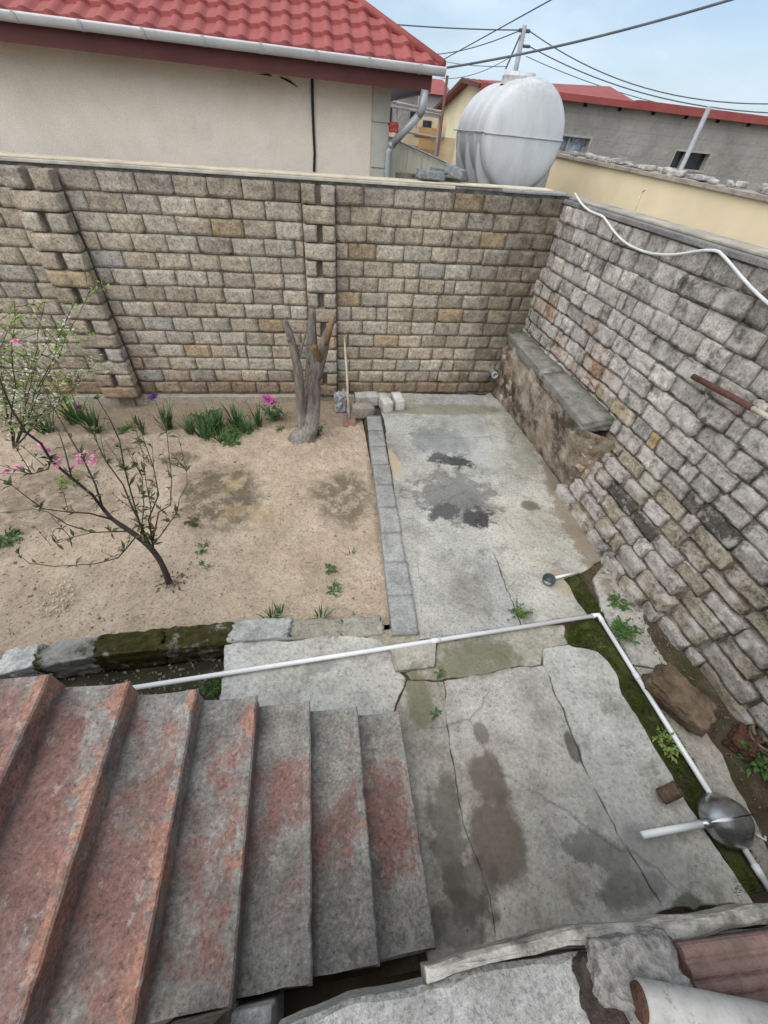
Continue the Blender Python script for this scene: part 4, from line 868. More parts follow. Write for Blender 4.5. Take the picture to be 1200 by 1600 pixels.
# ------------------------------------------------------------------ utility pole and wires
M_WIRE = simple('wire', (.10, .115, .13), .6); PT = AY(820, 40, 25)
up_ = empty('utility_pole', (PT.x, 25, 0), 'grey utility pole with cross brackets carrying wires over the houses', 'pole')
part(MB().tube([(PT.x, 25, -.4), (PT.x, 25, PT.z)], [.17, .10], 8), 'pole', simple('pole_concrete', (.30, .31, .33), .9), up_, True)
part(MB().tube([AY(811, 47, 25), AY(828, 49, 25)], .06, 6), 'bracket', M_WIRE, up_)
part(MB().tube([AY(817, 72, 25), AY(828, 73, 25)], .05, 6), 'bracket', M_WIRE, up_)
part(MB().tube([AY(813, 55, 25), AY(790, 108, 25)], .035, 6), 'stay', M_WIRE, up_)
def wire(name, pts, rad, sag, label):
    a, e = AY(*pts[0]), AY(*pts[1]); q = []
    for i in range(21): t = i / 20; p = a.lerp(e, t); p.z -= sag * 4 * t * (1 - t); q.append(p)
    o = MB().tube(q, rad * .7, 5).build(name, M_WIRE); tag(o, label, 'wire', 'overhead wires')
for pts, rad, sag, lb in ((((812, 47, 25), (560, 33, 25)), .03, .05, 'level wire running from the utility pole over the red tiled roof'), (((812, 48, 25), (640, 82, 40)), .03, .3, 'wire sloping down from the utility pole top behind the tiled roof'),
                          (((828, 49, 25), (1290, 158, 19)), .028, .75, 'upper sagging wire from the utility pole across the grey house'), (((828, 73, 25), (1290, 178, 19)), .028, .55, 'middle sagging wire from the lower pole bracket across the grey house'),
                          (((822, 88, 25), (1290, 196, 21)), .02, .45, 'thin lowest wire passing just above the grey house roof'), (((680, 100, 22), (900, -22, 14)), .022, .0, 'wire rising steeply over the tiled roof and crossing the level wire'),
                          (((790, 104, 26), (640, 78, 40)), .02, .2, 'faint wire from behind the tank neck to the tiled roof'), (((812, 80, 25), (690, 122, 30)), .02, .25, 'short wire dropping from the pole towards the gutter end')):
    wire('overhead_wire', pts, rad, sag, lb)
a = Vector((1.64, 6.80, 3.96)); e = AY(1230, -28, 5.2); q = []
for i in range(25): t = i / 24; p = a.lerp(e, t); p.z -= .05 * 4 * t * (1 - t); q.append(p)
tag(MB().tube(q, .0105, 6).build('overhead_cable', M_WIRE), 'thick dark cable running from the gutter end up across the sky', 'cable')

# ------------------------------------------------------------------ things in the yard
M_PVC = simple('pvc', (.74, .75, .76), .4, var=.1, scale=4, spec=.5)
A_, B_, D_ = G(150, 1084, .03), G(935, 961, .03), G(1215, 1409, .03)
pv = empty('pvc_pipe', B_, 'long white plastic pipe bent at a corner lying across the paving', 'pipe')
part(MB().tube([A_, B_ - (B_ - A_).normalized() * .03], .021, 14), 'pipe_run', M_PVC, pv, True)
part(MB().tube([B_ + (D_ - B_).normalized() * .03, D_], .021, 14), 'pipe_run', M_PVC, pv, True)
part(MB().tube([B_ - (B_ - A_).normalized() * .07, B_ + (D_ - B_).normalized() * .0, B_ + (D_ - B_).normalized() * .07], .026, 14), 'elbow', M_PVC, pv, True)
for t in (.62,): p = A_.lerp(B_, t); d = (B_ - A_).normalized(); part(MB().tube([p - d * .04, p + d * .04], .0255, 14), 'coupling', M_PVC, pv, True)
for t in (.30, .93): p = B_.lerp(D_, t); d = (D_ - B_).normalized(); part(MB().tube([p - d * .035, p + d * .035], .0255, 14), 'coupling', M_PVC, pv, True)
# white hose hanging on the right wall
hp = [(135, 45), (160, 85), (190, 120), (220, 142), (250, 155), (280, 166), (297, 178), (318, 208), (340, 240), (370, 275), (400, 305), (440, 332), (480, 350), (520, 365), (560, 375), (605, 380), (650, 382), (700, 379), (750, 372), (800, 363), (850, 357), (900, 358), (930, 366), (965, 400), (1000, 440), (1050, 500), (1100, 555), (1150, 605), (1215, 662)]
q = [AX(860 + x / 3.53, 290 + y / 3.53, 3.455 if i > 1 else 3.46) for i, (x, y) in enumerate(hp)]
q = [Vector((3.62, 6.45, 2.96))] + q
tag(MB().tube(q, .0125, 10).build('white_hose', simple('hose_plastic', (.58, .585, .58), .5, var=.15, scale=6), smooth=True), 'white flexible hose hanging loosely on the grey stone wall', 'hose')
# rusty pipe built into the right wall
a, e = AX(1083, 588, 3.40), AX(1176, 638, 3.40); rp_ = empty('wall_pipe', a, 'rusty steel pipe with pale end fixed along the grey stone wall', 'pipe')
d = e - a; part(MB().tube([a, e], .024, 12), 'rusty_length', simple('dark_rust', (.10, .045, .035), .8, var=.4, scale=20), rp_, True)
part(MB().tube([e, e + d * .6], .021, 12), 'pale_length', simple('pale_pipe', (.50, .46, .38), .8, var=.3, scale=15), rp_, True)
# drain pipe stub in the corner
p = AY(768, 580, YB - .02); ds = empty('drain_stub', p, 'grey drain pipe stub sticking out of the wall corner', 'pipe')
b = MB(); k = 22
for (yy, r_) in ((.10, .048), (-.12, .048), (-.12, .058), (-.17, .058), (-.17, .046), (.08, .042)):
    for i in range(k): a = 2 * math.pi * i / k; b.v.append((p.x + .01 + r_ * math.cos(a), p.y + yy, p.z + r_ * math.sin(a)))
for j in range(5):
    for i in range(k): i2 = (i + 1) % k; b.f.append((j * k + i, j * k + i2, (j + 1) * k + i2, (j + 1) * k + i))
part(b, 'pipe', simple('grey_pvc', (.40, .42, .43), .5), ds, True)
part(MB().add([(p.x + .01 + .043 * math.cos(2 * math.pi * i / k), p.y + .05, p.z + .043 * math.sin(2 * math.pi * i / k)) for i in range(k)], [tuple(range(k))]), 'opening', M_DARK, ds)

# spade leaning on the wall
M_WOOD = simple('bare_wood', (.52, .43, .33), .8, var=.25, scale=14)
base = Vector((.47, 5.52, sandz(.47, 5.52) + .01)); top = AY(538, 527, YB - .02); sd = (base - top).normalized()
sp = empty('spade', base, 'wooden handled spade with rusty blade leaning on the block wall', 'spade')
neck = base - sd * .22
part(MB().tube([top, top.lerp(neck, .5) + Vector((.006, 0, 0)), neck + sd * .03], [.016, .018, .019], 10), 'handle', M_WOOD, sp, True)
b = MB(); nu, nv = 8, 10; X_ = Vector((1, 0, 0)); Nn = X_.cross(sd).normalized()
for j in range(nv + 1):
    t = j / nv; wd = .105 * (1 - .25 * max(0, t - .75) / .25) * (.75 + .25 * min(1, t / .12))
    for i in range(nu + 1):
        u = 2 * i / nu - 1; tip = -.05 * (u * u) if j == nv else 0
        b.v.append(neck + sd * (.02 + .24 * t + tip) + X_ * wd * u + Nn * (.018 * (1 - u * u) * (1 - t * .6) + .012 * math.exp(-(u * 4) ** 2)))
for j in range(nv):
    for i in range(nu): a = j * (nu + 1) + i; b.f.append((a, a + 1, a + nu + 2, a + nu + 1))
o = part(b, 'blade', simple('rusty_blade', (.26, .155, .125), .75, .2, var=.3, scale=20), sp, True); md = o.modifiers.new('thick', 'SOLIDIFY'); md.thickness = .004
part(MB().tube([neck - sd * .06, neck + sd * .10], [.022, .014], 10), 'socket', M_POST, sp, True)
# loose blocks beside the kerb head
for (x, y, z, sz, rz, ry, col, lb) in ((.70, 5.72, .06, (.36, .19, .19), .18, .05, (.33, .30, .24, 1), 'mossy brown loose block lying at the head of the kerb'),
                                       (.80, 6.02, .10, (.40, .19, .19), .12, 0, (.46, .44, .41, 1), 'pale loose block lying against the wall behind the mossy one'),
                                       (1.10, 5.92, .09, (.17, .38, .19), .20, 0, (.52, .49, .43, 1), 'loose block set endways between the pale and the white blocks'),
                                       (1.33, 5.97, .09, (.16, .34, .19), .12, 0, (.60, .585, .55, 1), 'whitest loose block at the far end of the row by the wall')):
    o = rock('loose_block', (x, y, z), sz, M_KERB, int(x * 100), (0, ry, rz), amp=.06, box=.88); o.color = col; tag(o, lb, 'block', 'loose blocks by the wall')
o = rock('crumpled_bag', (.37, 6.0, .06), (.20, .18, .32), simple('grey_plastic', (.33, .34, .35), .4, var=.5, scale=14, spec=.5), 71, amp=.4, sub=4, fr=2.6); tag(o, 'crumpled grey plastic bag beside the spade', 'bag')
# brown boulder on the paving edge
m = Mat('brown_rock'); c = m.ramp(m.noise(3.2, 8, .7, vec=m.vec((1, 1, 2.6), (0, R(20), R(35)), (0, 0, 0))), [(.3, (.055, .036, .022)), (.5, (.145, .105, .07)), (.66, (.24, .19, .135)), (.8, (.30, .26, .21))]); M_BROCK = m.out(c, .85, [(m.noise(7, 7, .68), 1., .05), (m.noise(40, 5, .7), .5, .01)], spec=.25)
p = G(1060, 1090, .13); o = rock('boulder', (p.x, p.y, .11), (.27, .46, .26), M_BROCK, 77, (R(6), R(-8), R(28)), amp=.26, sub=4, box=.70, fr=1.5); tag(o, 'large brown boulder lying at the paving edge by the grey wall', 'boulder')
# steel scoop lying on the pipe
m = Mat('worn_steel'); M_STEEL = m.out(m.ramp(m.noise(6, 6, .65), [(.3, (.34, .345, .355)), (.7, (.55, .555, .565))]), m.rng(m.noise(9, 5), .3, .7, .2, .42), metal=.9)
a, e = G(1003, 1305, .09), G(1100, 1287, .10); d = (e - a).normalized(); sdv = d.cross(Vector((0, 0, 1))).normalized(); U_ = sdv.cross(d)
sc = empty('scoop', e, 'grey steel scoop with white handle lying upside down across the plastic pipe', 'scoop')
part(MB().tube([a, e + d * .02], .022, 14), 'handle', M_PVC, sc, True)
part(MB().tube([e - d * .02, e + d * .06], [.025, .03], 14), 'socket', M_STEEL, sc, True)
b = MB(); nu, nv = 20, 16; LB, WB = .37, .165
for j in range(nv + 1):
    t = j / nv; wd = WB * max(.02, 1 - abs((t - .5) / .5) ** 2.3) ** .5
    h = .125 * max(.0, 1 - abs((t - .46) / .56) ** 2.4) ** .6
    for i in range(nu + 1):
        u = 2 * i / nu - 1; rd = .010 * math.exp(-((u) * 9) ** 2)
        b.v.append(e + d * (.03 + LB * t - .0 * t * u * u) + sdv * wd * u + U_ * (h * (1 - abs(u) ** 2.4) + rd * (t < .8) - .06))
for j in range(nv):
    for i in range(nu): q = j * (nu + 1) + i; b.f.append((q, q + 1, q + nu + 2, q + nu + 1))
o = part(b, 'bowl', M_STEEL, sc, True); md = o.modifiers.new('thick', 'SOLIDIFY'); md.thickness = .005
part(MB().tube([e + d * (.05 + LB * t) + U_ * (.125 * max(0., 1 - abs((t - .46) / .56) ** 2.4) ** .6 - .052) for t in [.25 + i / 18 for i in range(12)]], .004, 6), 'ridge', M_BLACK, sc, True)
# rusty tin
a = G(1037, 1243, .05); e = G(1056, 1234, .12); d = (e - a).normalized(); cn = empty('rusty_tin', a, 'small rusty open tin lying on its side beside the wet channel', 'tin')
b = MB(); U_ = d.orthogonal().normalized(); V_ = d.cross(U_); k = 24
for (t, r_) in ((-.02, .001), (-.02, .05), (.0, .052), (.04, .05), (.06, .052), (.1, .05), (.12, .053), (.12, .048), (-.01, .046)):
    for i in range(k): q = 2 * math.pi * i / k; rr = r_ * (1 + .06 * math.sin(2 * q + 1)); b.v.append(a + d * t + U_ * math.cos(q) * rr + V_ * math.sin(q) * rr)
for j in range(8):
    for i in range(k): i2 = (i + 1) % k; b.f.append((j * k + i, j * k + i2, (j + 1) * k + i2, (j + 1) * k + i))
part(b, 'can', simple('tin_rust', (.13, .085, .06), .8, .2, var=.5, scale=24, bump=(40, .8, .01)), cn, True)
part(MB().tube([a + d * .125 + U_ * .02, a + d * .10 - U_ * .02 + V_ * .02, a + d * .08 + V_ * .03], .008, 6), 'bent_tab', M_RUST, cn)
# small dark ladle with white handle
a = G(857, 906, .04); e = G(900, 895, .02); d = (e - a).normalized(); ld = empty('stick_cup', a, 'small dark cup with white stick handle at the head of the wet channel', 'cup')
b = MB(); k = 20; ax = Vector((-.25, -.35, .9)).normalized(); U_ = ax.orthogonal().normalized(); V_ = ax.cross(U_)
for (t, r_) in ((-.05, .001), (-.05, .055), (.02, .068), (.03, .07), (.03, .062), (-.03, .05), (-.032, .001)):
    for i in range(k): q = 2 * math.pi * i / k; b.v.append(a + ax * t + U_ * math.cos(q) * r_ + V_ * math.sin(q) * r_)
for j in range(6):
    for i in range(k): i2 = (i + 1) % k; b.f.append((j * k + i, j * k + i2, (j + 1) * k + i2, (j + 1) * k + i))
part(b, 'cup', simple('dark_plastic', (.06, .075, .08), .45, var=.3), ld, True); part(MB().tube([a + d * .06 + Vector((0, 0, .01)), e], .016, 10), 'handle', M_PVC, ld, True)
# coil and rubbish by the wall foot
M_HOSE = simple('old_rope', (.16, .12, .09), .9, var=.4, scale=20); c0 = G(1190, 1158, .05); b = MB()
cl = [c0 + Vector((.11 * math.cos(t * .35), .11 * math.sin(t * .35), .02 + .012 * math.sin(t * .9) + .0012 * t)) for t in range(45)]
tag(MB().tube(cl, .013, 7).build('wire_coil', M_HOSE, smooth=True), 'old brown coil of hose lying on soil by the grey wall', 'coil')
p = G(1160, 1160, .04); o = rock('scrap_bundle', p, (.22, .16, .12), M_RUST, 88, (0, 0, .5), amp=.45, sub=4, fr=3); tag(o, 'rusty brown scrap bundle lying beside the old coil', 'scrap')
b = MB(); p = G(1190, 1308, .02); b.tube([p + Vector((-.03, .02, 0)), p + Vector((.01, -.02, .008)), p + Vector((.03, .0, .0))], .006, 6); tag(b.build('plastic_scrap', M_PVC), 'tiny white plastic scrap on soil beside the scoop', 'scrap')
b = MB()
for i in range(700):      # leaf litter, chips and pebbles on the soil strip
    y = rnd.uniform(-.25, 2.4); x = rnd.uniform(2.98, 3.28) + .1 * (y < .8); s_ = rnd.uniform(.005, .018); z = -.02 + .05 * max(0, min(1, (x - 2.95) / .3))
    b.leaf((x, y, z + .004), (rnd.uniform(-1, 1), rnd.uniform(-1, 1), rnd.uniform(-.1, .3)), s_ * 2, s_, bend=.1)
tag(stuff(b.build('leaf_litter', simple('brown_litter', (.17, .125, .08), .95, var=.5, scale=40))), 'brown leaf litter strewn along the foot of the grey wall', 'litter')
b = MB()
for i in range(160):
    a = rnd.uniform(0, 6.28); t = rnd.random() ** .6; p = G(90, 940, -.12) + Vector((.17 * t * math.cos(a), .17 * t * math.sin(a), 0)); s_ = rnd.uniform(.01, .022)
    b.leaf((p.x, p.y, sandz(p.x, p.y) + .004 + rnd.uniform(0, .02)), (rnd.uniform(-1, 1), rnd.uniform(-1, 1), rnd.uniform(0, .5)), s_ * 1.6, s_, bend=.1)
tag(stuff(b.build('chip_pile', simple('pale_chips', (.55, .50, .38), .9, var=.3, scale=40))), 'small pile of pale chips on the sand near the mossy kerb', 'chips')
b = MB()
for i in range(2600):
    x, y = rnd.uniform(-4.2, .6), rnd.uniform(2.05, 6.2); s_ = rnd.uniform(.004, .013) * (1.9 if rnd.random() < .07 else 1)
    if noise.noise((x * 1.4, y * 1.4, 6)) < rnd.uniform(-.5, .3): continue
    z = sandz(x, y)
    b.add([(x - s_, y - s_ * .5, z - .002), (x + s_, y - s_ * .7, z - .002), (x + s_ * .3, y + s_, z - .002), (x, y, z + s_ * .8)], [(0, 1, 3), (1, 2, 3), (2, 0, 3)])
tag(stuff(b.build('soil_crumbs', simple('soil_crumb', (.22, .165, .115), 1, var=.5, scale=30))), 'crumbs of soil and grit scattered over the sandy bed', 'grit')

b = MB()
for i in range(420):
    x, y = rnd.uniform(-4.2, .6), rnd.uniform(2.05, 6.3)
    if rnd.random() < .5: a = rnd.uniform(0, 6.28); t = rnd.random() * .7; c0 = rnd.choice(((-1.5, 2.7), (-.2, 5.0), (-2.6, 2.6), (-1.6, 5.6), (-3, 4))); x, y = c0[0] + t * math.cos(a), max(2.05, c0[1] + t * math.sin(a))
    b.leaf((x, y, sandz(x, y) + .003), (rnd.uniform(-1, 1), rnd.uniform(-1, 1), rnd.uniform(-.05, .2)), rnd.uniform(.012, .04), rnd.uniform(.006, .016), bend=.1)
tag(stuff(b.build('dead_leaves', simple('dead_leaf', (.11, .08, .05), .95, var=.5, scale=40))), 'tiny dark dead leaves and twigs scattered on the sand', 'litter')
# ------------------------------------------------------------------ cut tree
m = Mat('bark'); wv = m.noise(5, 7, .7, vec=m.vec((6, 6, 1))); c = m.ramp(wv, [(.3, (.075, .062, .052)), (.52, (.19, .165, .14)), (.75, (.32, .29, .255))])
pale = m.math('MULTIPLY', m.rng(m.math('ADD', m.sep(2), m.math('MULTIPLY', m.noise(4, 5), .7)), 1.05, .55), m.rng(m.noise(4, 6, .7), .4, .55, 0, .7))
M_BARK = m.out(m.mix(pale, c, m.ramp(wv, [(.3, (.2, .185, .165)), (.7, (.44, .42, .39))])), .95, [(wv, 1., .03), (m.noise(20, 6, .7), .5, .01)], spec=.1)
M_CUT = simple('cut_wood', (.20, .125, .06), .8, var=.4, scale=14, bump=(20, .5, .02))
tr_ = empty('cut_tree', (-.2, 5.25, -.12), 'cut back tree trunk with three bare stubs standing before the wall', 'tree')
def limb(pts, rads, seed, nseg=5, n=16, lob=.16):
    P = [AY(*p) if len(p) == 3 else Vector(p[0]) for p in pts]; q, rr = [], []
    for i in range(len(P) - 1):
        for j in range(nseg):
            t = j / nseg; q.append(P[i].lerp(P[i + 1], t)); rr.append(rads[i] + (rads[i + 1] - rads[i]) * t)
    q.append(P[-1]); rr.append(rads[-1])
    for it in range(2): q = [q[0]] + [(q[i - 1] + q[i] * 2 + q[i + 1]) / 4 for i in range(1, len(q) - 1)] + [q[-1]]
    return MB().tube(q, rr, n, True, lambda i, a: 1 + lob * noise.noise((math.cos(a) * 1.3 + seed, math.sin(a) * 1.3, i * .12)) + .07 * noise.noise((math.cos(a) * 4, math.sin(a) * 4 + seed, i * .3)))
part(limb([(AY(474, 690, 5.10) + Vector((-.04, -.03, -.22)),), (476, 684, 5.13), (481, 672, 5.19), (488, 640, 5.25), (490, 600, 5.32), (489, 565, 5.38), (490, 540, 5.4)], [.27, .20, .155, .125, .105, .095, .085], 1, lob=.45), 'trunk', M_BARK, tr_, True)
part(limb([(476, 680, 5.14), (470, 640, 5.14), (468, 600, 5.14), (464, 568, 5.16), (456, 535, 5.2), (449, 512, 5.25), (445, 500, 5.24)], [.085, .065, .06, .055, .05, .045, .034], 2, lob=.3), 'limb', M_BARK, tr_, True)
part(limb([(489, 570, 5.38), (488, 540, 5.42), (487, 515, 5.43), (488, 482, 5.44)], [.09, .072, .066, .045], 3, lob=.3), 'limb', M_BARK, tr_, True)
part(limb([(495, 590, 5.32), (500, 565, 5.28), (506, 540, 5.25), (514, 515, 5.22), (521, 494, 5.2)], [.08, .07, .062, .05, .022], 4, lob=.3), 'limb', M_BARK, tr_, True)
b = MB(); q = [AY(508, 540, 5.15), AY(513, 522, 5.13), AY(519, 502, 5.13), AY(522, 493, 5.17)]; b.tube(q, [.02, .036, .034, .008], 8); part(b, 'cut_face', M_CUT, tr_, True)
part(limb([(500, 560, 5.24), (493, 545, 5.12), (491, 541, 5.08)], [.05, .036, .032], 5), 'stub', M_CUT, tr_, True)
part(limb([(465, 560, 5.2), (472, 540, 5.22), (478, 520, 5.25)], [.028, .02, .012], 6), 'stub', M_BARK, tr_, True)
part(limb([(458, 533, 5.22), (449, 530, 5.15)], [.03, .022], 7), 'stub', M_BARK, tr_, True)

# ------------------------------------------------------------------ plants
def leafmat(name, a, b_, sc=9): mm = Mat(name); return mm.out(mm.ramp(mm.noise(sc, 4, .6), [(.3, a), (.7, b_)]), .6, spec=.3, Subsurface_Weight=0.)
M_IRIS = leafmat('iris_leaf', (.035, .085, .03), (.075, .15, .05)); M_WEED = leafmat('weed_leaf', (.035, .09, .02), (.09, .17, .04)); M_LIME = leafmat('young_leaf', (.13, .20, .045), (.25, .32, .09), 14)
M_PLUM = leafmat('bronze_leaf', (.05, .055, .025), (.13, .12, .055), 14); M_PINK = leafmat('pink_petal', (.52, .14, .26), (.70, .32, .44), 25); M_PURP = leafmat('purple_petal', (.06, .02, .12), (.14, .05, .22), 25)
M_MAG = leafmat('magenta_petal', (.36, .05, .22), (.52, .12, .36), 25); M_WHT = leafmat('white_petal', (.58, .58, .50), (.74, .74, .68), 25); M_TWIG = simple('twig', (.075, .055, .048), .9, var=.35, scale=18); M_STEMG = leafmat('green_stem', (.06, .11, .03), (.10, .16, .05))
def flower(b, p, r_, n=9):
    for i in range(n):
        a = i * 2.4; b.leaf(p, (math.cos(a), math.sin(a), rnd.uniform(-.3, .9)), r_, r_ * .8, bend=.3)
def clump(px_, py_, n, ln, wd, spread, label, mat=None, flw=None, name='iris_plant', cat='plant', group=None, curl=.5, Z=None, grp=None):
    p = G(px_, py_, -.12) if Z is None else G(px_, py_, Z)
    if Z is None: p.z = sandz(p.x, p.y) - .005
    if name == 'iris_plant': ln *= 1.25; n = int(n * 1.3); wd *= 1.15
    r0 = empty(name, p, label, cat, group); b = MB()
    for i in range(n):
        a = rnd.uniform(0, 6.28); t = rnd.uniform(.05, 1) * spread; q = p + Vector((math.cos(a), math.sin(a), 0)) * rnd.uniform(0, .25) * spread * ln
        b.blade(q, (math.cos(a) * t, math.sin(a) * t, 1), ln * rnd.uniform(.55, 1.1), wd * rnd.uniform(.7, 1.2), curl * rnd.uniform(.3, 1.5), 5)
    part(b, 'leaves', mat or M_IRIS, r0)
    if flw:
        for (fx, fz, fm, fr_) in flw:
            tp = p + Vector((fx, 0, fz)); part(MB().tube([p, p.lerp(tp, .6) + Vector((.01, 0, 0)), tp], [.006, .005, .004], 6), 'stem', M_STEMG, r0)
            fb = MB(); flower(fb, tp, fr_, 10); flower(fb, tp + Vector((0, 0, .02)), fr_ * .7, 6); part(fb, 'flower', fm, r0)
    return r0
def weed(px_, py_, n, ln, sz, label, mat=None, Z=None, name='weed', h=.6):
    p = G(px_, py_, -.12) if Z is None else G(px_, py_, Z)
    if Z is None: p.z = sandz(p.x, p.y)
    n = int(n * 1.4); ln *= 1.15; sz *= 1.1
    r0 = empty(name, p, label, 'weed'); b = MB()
    for i in range(n):
        a = rnd.uniform(0, 6.28); d = Vector((math.cos(a), math.sin(a), rnd.uniform(.1, 1.2) * h)).normalized(); L_ = ln * rnd.uniform(.4, 1)
        b.tube([p, p + d * L_], [.003, .0015], 3, False)
        for k in range(5):
            t = rnd.uniform(.3, 1.05); b.leaf(p + d * L_ * t, (d.x + rnd.uniform(-.9, .9), d.y + rnd.uniform(-.9, .9), rnd.uniform(-.2, .7)), sz * rnd.uniform(.6, 1.3), sz * .5)
    part(b, 'leaves', mat or M_WEED, r0); return r0
clump(72, 672, 26, .42, .035, .7, 'dense clump of dark green iris leaves beneath the blossoming bush')
clump(118, 655, 30, .40, .03, .8, 'tall bright green leaf clump beside the left wall pilaster', M_WEED)
clump(148, 672, 26, .38, .032, .7, 'green iris clump with one small violet bud beside the pilaster foot', None, [(-.05, .42, M_PURP, .05)])
clump(224, 676, 14, .28, .026, .4, 'narrow dark green leaf clump just right of the pilaster foot')
clump(261, 668, 24, .36, .034, .55, 'single iris clump with a tall purple flower before the wall', None, [(-.04, .56, M_PURP, .085)])
clump(322, 682, 30, .36, .03, .9, 'leafy iris clump at the start of the long green row in the bed')
weed(325, 655, 26, .26, .06, 'bushy dark green plant growing behind the long iris row', M_IRIS)
weed(350, 672, 26, .24, .05, 'low bright green weed patch within the long iris row')
clump(345, 690, 16, .22, .02, .9, 'short yellowing leaf clump at the front of the iris row', M_WEED)
clump(370, 664, 24, .36, .03, .7, 'middle iris clump with upright leaves in the long green row')
weed(385, 668, 24, .22, .045, 'small leafy weed between the two upright iris clumps')
clump(404, 664, 16, .36, .026, .4, 'thin upright iris clump beside the magenta flower')
pe = weed(428, 655, 26, .30, .06, 'dark leaved bush with magenta flowers before the block wall', M_IRIS, name='peony', h=2.2); pe['category'] = 'flower'
fb = MB(); pp_ = G(428, 655, -.12) + Vector((-.03, 0, .34)); flower(fb, pp_, .10, 14); flower(fb, pp_ + Vector((-.05, .02, .03)), .08, 12); flower(fb, pp_ + Vector((.05, .0, -.04)), .07, 10); part(fb, 'flower', M_MAG, pe)
clump(298, 676, 18, .26, .026, .8, 'short iris clump between the purple iris and the long green row')
clump(338, 668, 26, .34, .03, .8, 'full iris clump crowded into the left half of the long green row')
clump(388, 676, 20, .28, .026, .9, 'spreading iris clump in the right half of the long green row')
weed(364, 690, 24, .20, .05, 'fresh green weed spilling from the iris row onto the sand')
weed(200, 668, 16, .16, .04, 'low green weed between pilaster foot and narrow leaf clump')
weed(493, 686, 22, .20, .05, 'small green weed at the foot of the cut tree', h=1.5)
weed(440, 672, 8, .1, .03, 'tiny weed between magenta bush and cut tree')
clump(425, 968, 16, .20, .014, 1.3, 'wild grass tuft with arching blades behind the clean kerb stone', M_WEED, name='grass_tuft', curl=.9)
clump(437, 962, 10, .16, .02, .8, 'dark bladed tuft touching the arching grass by the kerb', M_IRIS, name='grass_tuft')
clump(502, 968, 10, .20, .02, .8, 'upright dark grass tuft between kerb stones and pale slab', M_IRIS, name='grass_tuft', curl=.7)
weed(548, 986, 26, .16, .045, 'low green weed filling the kerb corner beside the pipe', h=.4)
weed(513, 892, 12, .08, .03, 'small round weed on the sand, upper of a close pair', h=.4); weed(521, 922, 16, .09, .03, 'small round weed on the sand, lower of a close pair', h=.4)
clump(549, 868, 7, .12, .012, 1.3, 'sparse dark sprout on the sand near the path kerb', M_PLUM, name='grass_tuft')
weed(303, 816, 10, .08, .035, 'small dark sprout on the sand beside the sapling twigs', M_PLUM, h=.5); weed(318, 858, 8, .09, .03, 'faint grey green sprout on bare sand', h=.3); weed(320, 886, 6, .08, .025, 'tiny green sprout right of the sapling foot', h=.3)
weed(12, 842, 18, .14, .05, 'low green weed patch on the sand at the bed edge', h=.4); weed(105, 755, 14, .14, .045, 'green weed on the sand beneath the pink blossoms', M_LIME, h=.6)
weed(808, 960, 16, .13, .03, 'little green weed in the path crack beside the pipe', Z=0., h=1.4); weed(966, 942, 14, .12, .04, 'grey green weed above the pipe corner on the paving', Z=0., h=.8)
weed(972, 990, 24, .13, .05, 'bright green weed tucked against the pipe on the wall side', Z=0., h=.8); weed(1040, 1162, 22, .11, .04, 'yellow green weed growing in the moss beside the pipe', M_LIME, Z=-.02, h=.7)
weed(1185, 1195, 26, .16, .06, 'leafy green weed on soil below the old coil', Z=.0, h=.9); weed(1168, 1130, 18, .12, .04, 'small weed in soil at the grey wall foot above the coil', Z=.0)
weed(334, 1072, 18, .10, .04, 'green weed in the trough corner beneath the pipe', Z=-.2, h=.9); weed(687, 1053, 8, .06, .02, 'tiny weed in the paving joint near the kerb end', Z=0.); weed(678, 1115, 6, .05, .02, 'tiny weed at the foot of the lowest step', Z=0.)
weed(920, 730, 8, .1, .03, 'small weed at the broken end of the plinth', Z=0.05); weed(930, 1005, 10, .08, .025, 'tiny weed in the mossy channel bend', Z=-.02)

# flowering sapling in the sand
sap = empty('peach_sapling', G(264, 910, -.11), 'leaning young fruit tree with pink blossoms and bronze leaves in the sand', 'tree')
TRK = [(264, 910), (258, 893), (250.7, 877), (234.7, 853), (202.7, 829), (173, 810.7), (160, 792)]
BR = [([(173, 811), (144, 773), (112, 747), (80, 720), (64, 693), (40, 675), (18.7, 640), (2, 600), (-10, 560)], 2.72, 2.2, .013),
      ([(160, 792), (149, 757), (133, 723), (112, 688), (98.7, 664), (80, 632), (58.7, 580)], 2.7, 3.1, .009), ([(234, 850), (205, 789), (192, 757), (165, 720), (152, 693), (146, 660)], 2.62, 3.0, .009),
      ([(226, 842), (213, 800), (194.7, 733), (186.7, 688), (170.7, 653), (150, 620)], 2.62, 2.4, .008), ([(240, 856), (232, 811), (248, 773), (240, 731), (224, 685), (215, 650)], 2.62, 2.75, .008),
      ([(238, 850), (248, 800), (266.7, 789), (268, 747), (261, 680), (258, 640)], 2.62, 2.9, .007), ([(238, 852), (250.7, 837), (277, 800), (280, 780), (293, 757), (290.7, 733)], 2.62, 2.5, .006),
      ([(213, 838), (196, 858.7), (184, 872), (149, 881), (85, 885), (45, 880), (29, 866)], 2.62, 2.35, .007), ([(173, 811), (140, 802), (106.7, 800), (66.7, 795), (40, 775), (10, 752)], 2.66, 2.3, .008),
      ([(197, 830), (144, 832), (104, 819), (75, 800), (53, 795), (0, 801)], 2.64, 2.5, .006), ([(80, 720), (75, 733), (50, 741), (0, 740)], 2.5, 2.2, .006), ([(112, 747), (100, 700), (90, 670), (60, 640)], 2.6, 3.0, .006),
      ([(144, 832), (110, 840), (92, 848), (80, 852)], 2.6, 2.5, .004), ([(220, 838), (225, 790), (222, 745), (212, 715)], 2.62, 2.3, .006), ([(236, 848), (235, 790), (226, 740), (224, 712)], 2.62, 2.35, .005)]
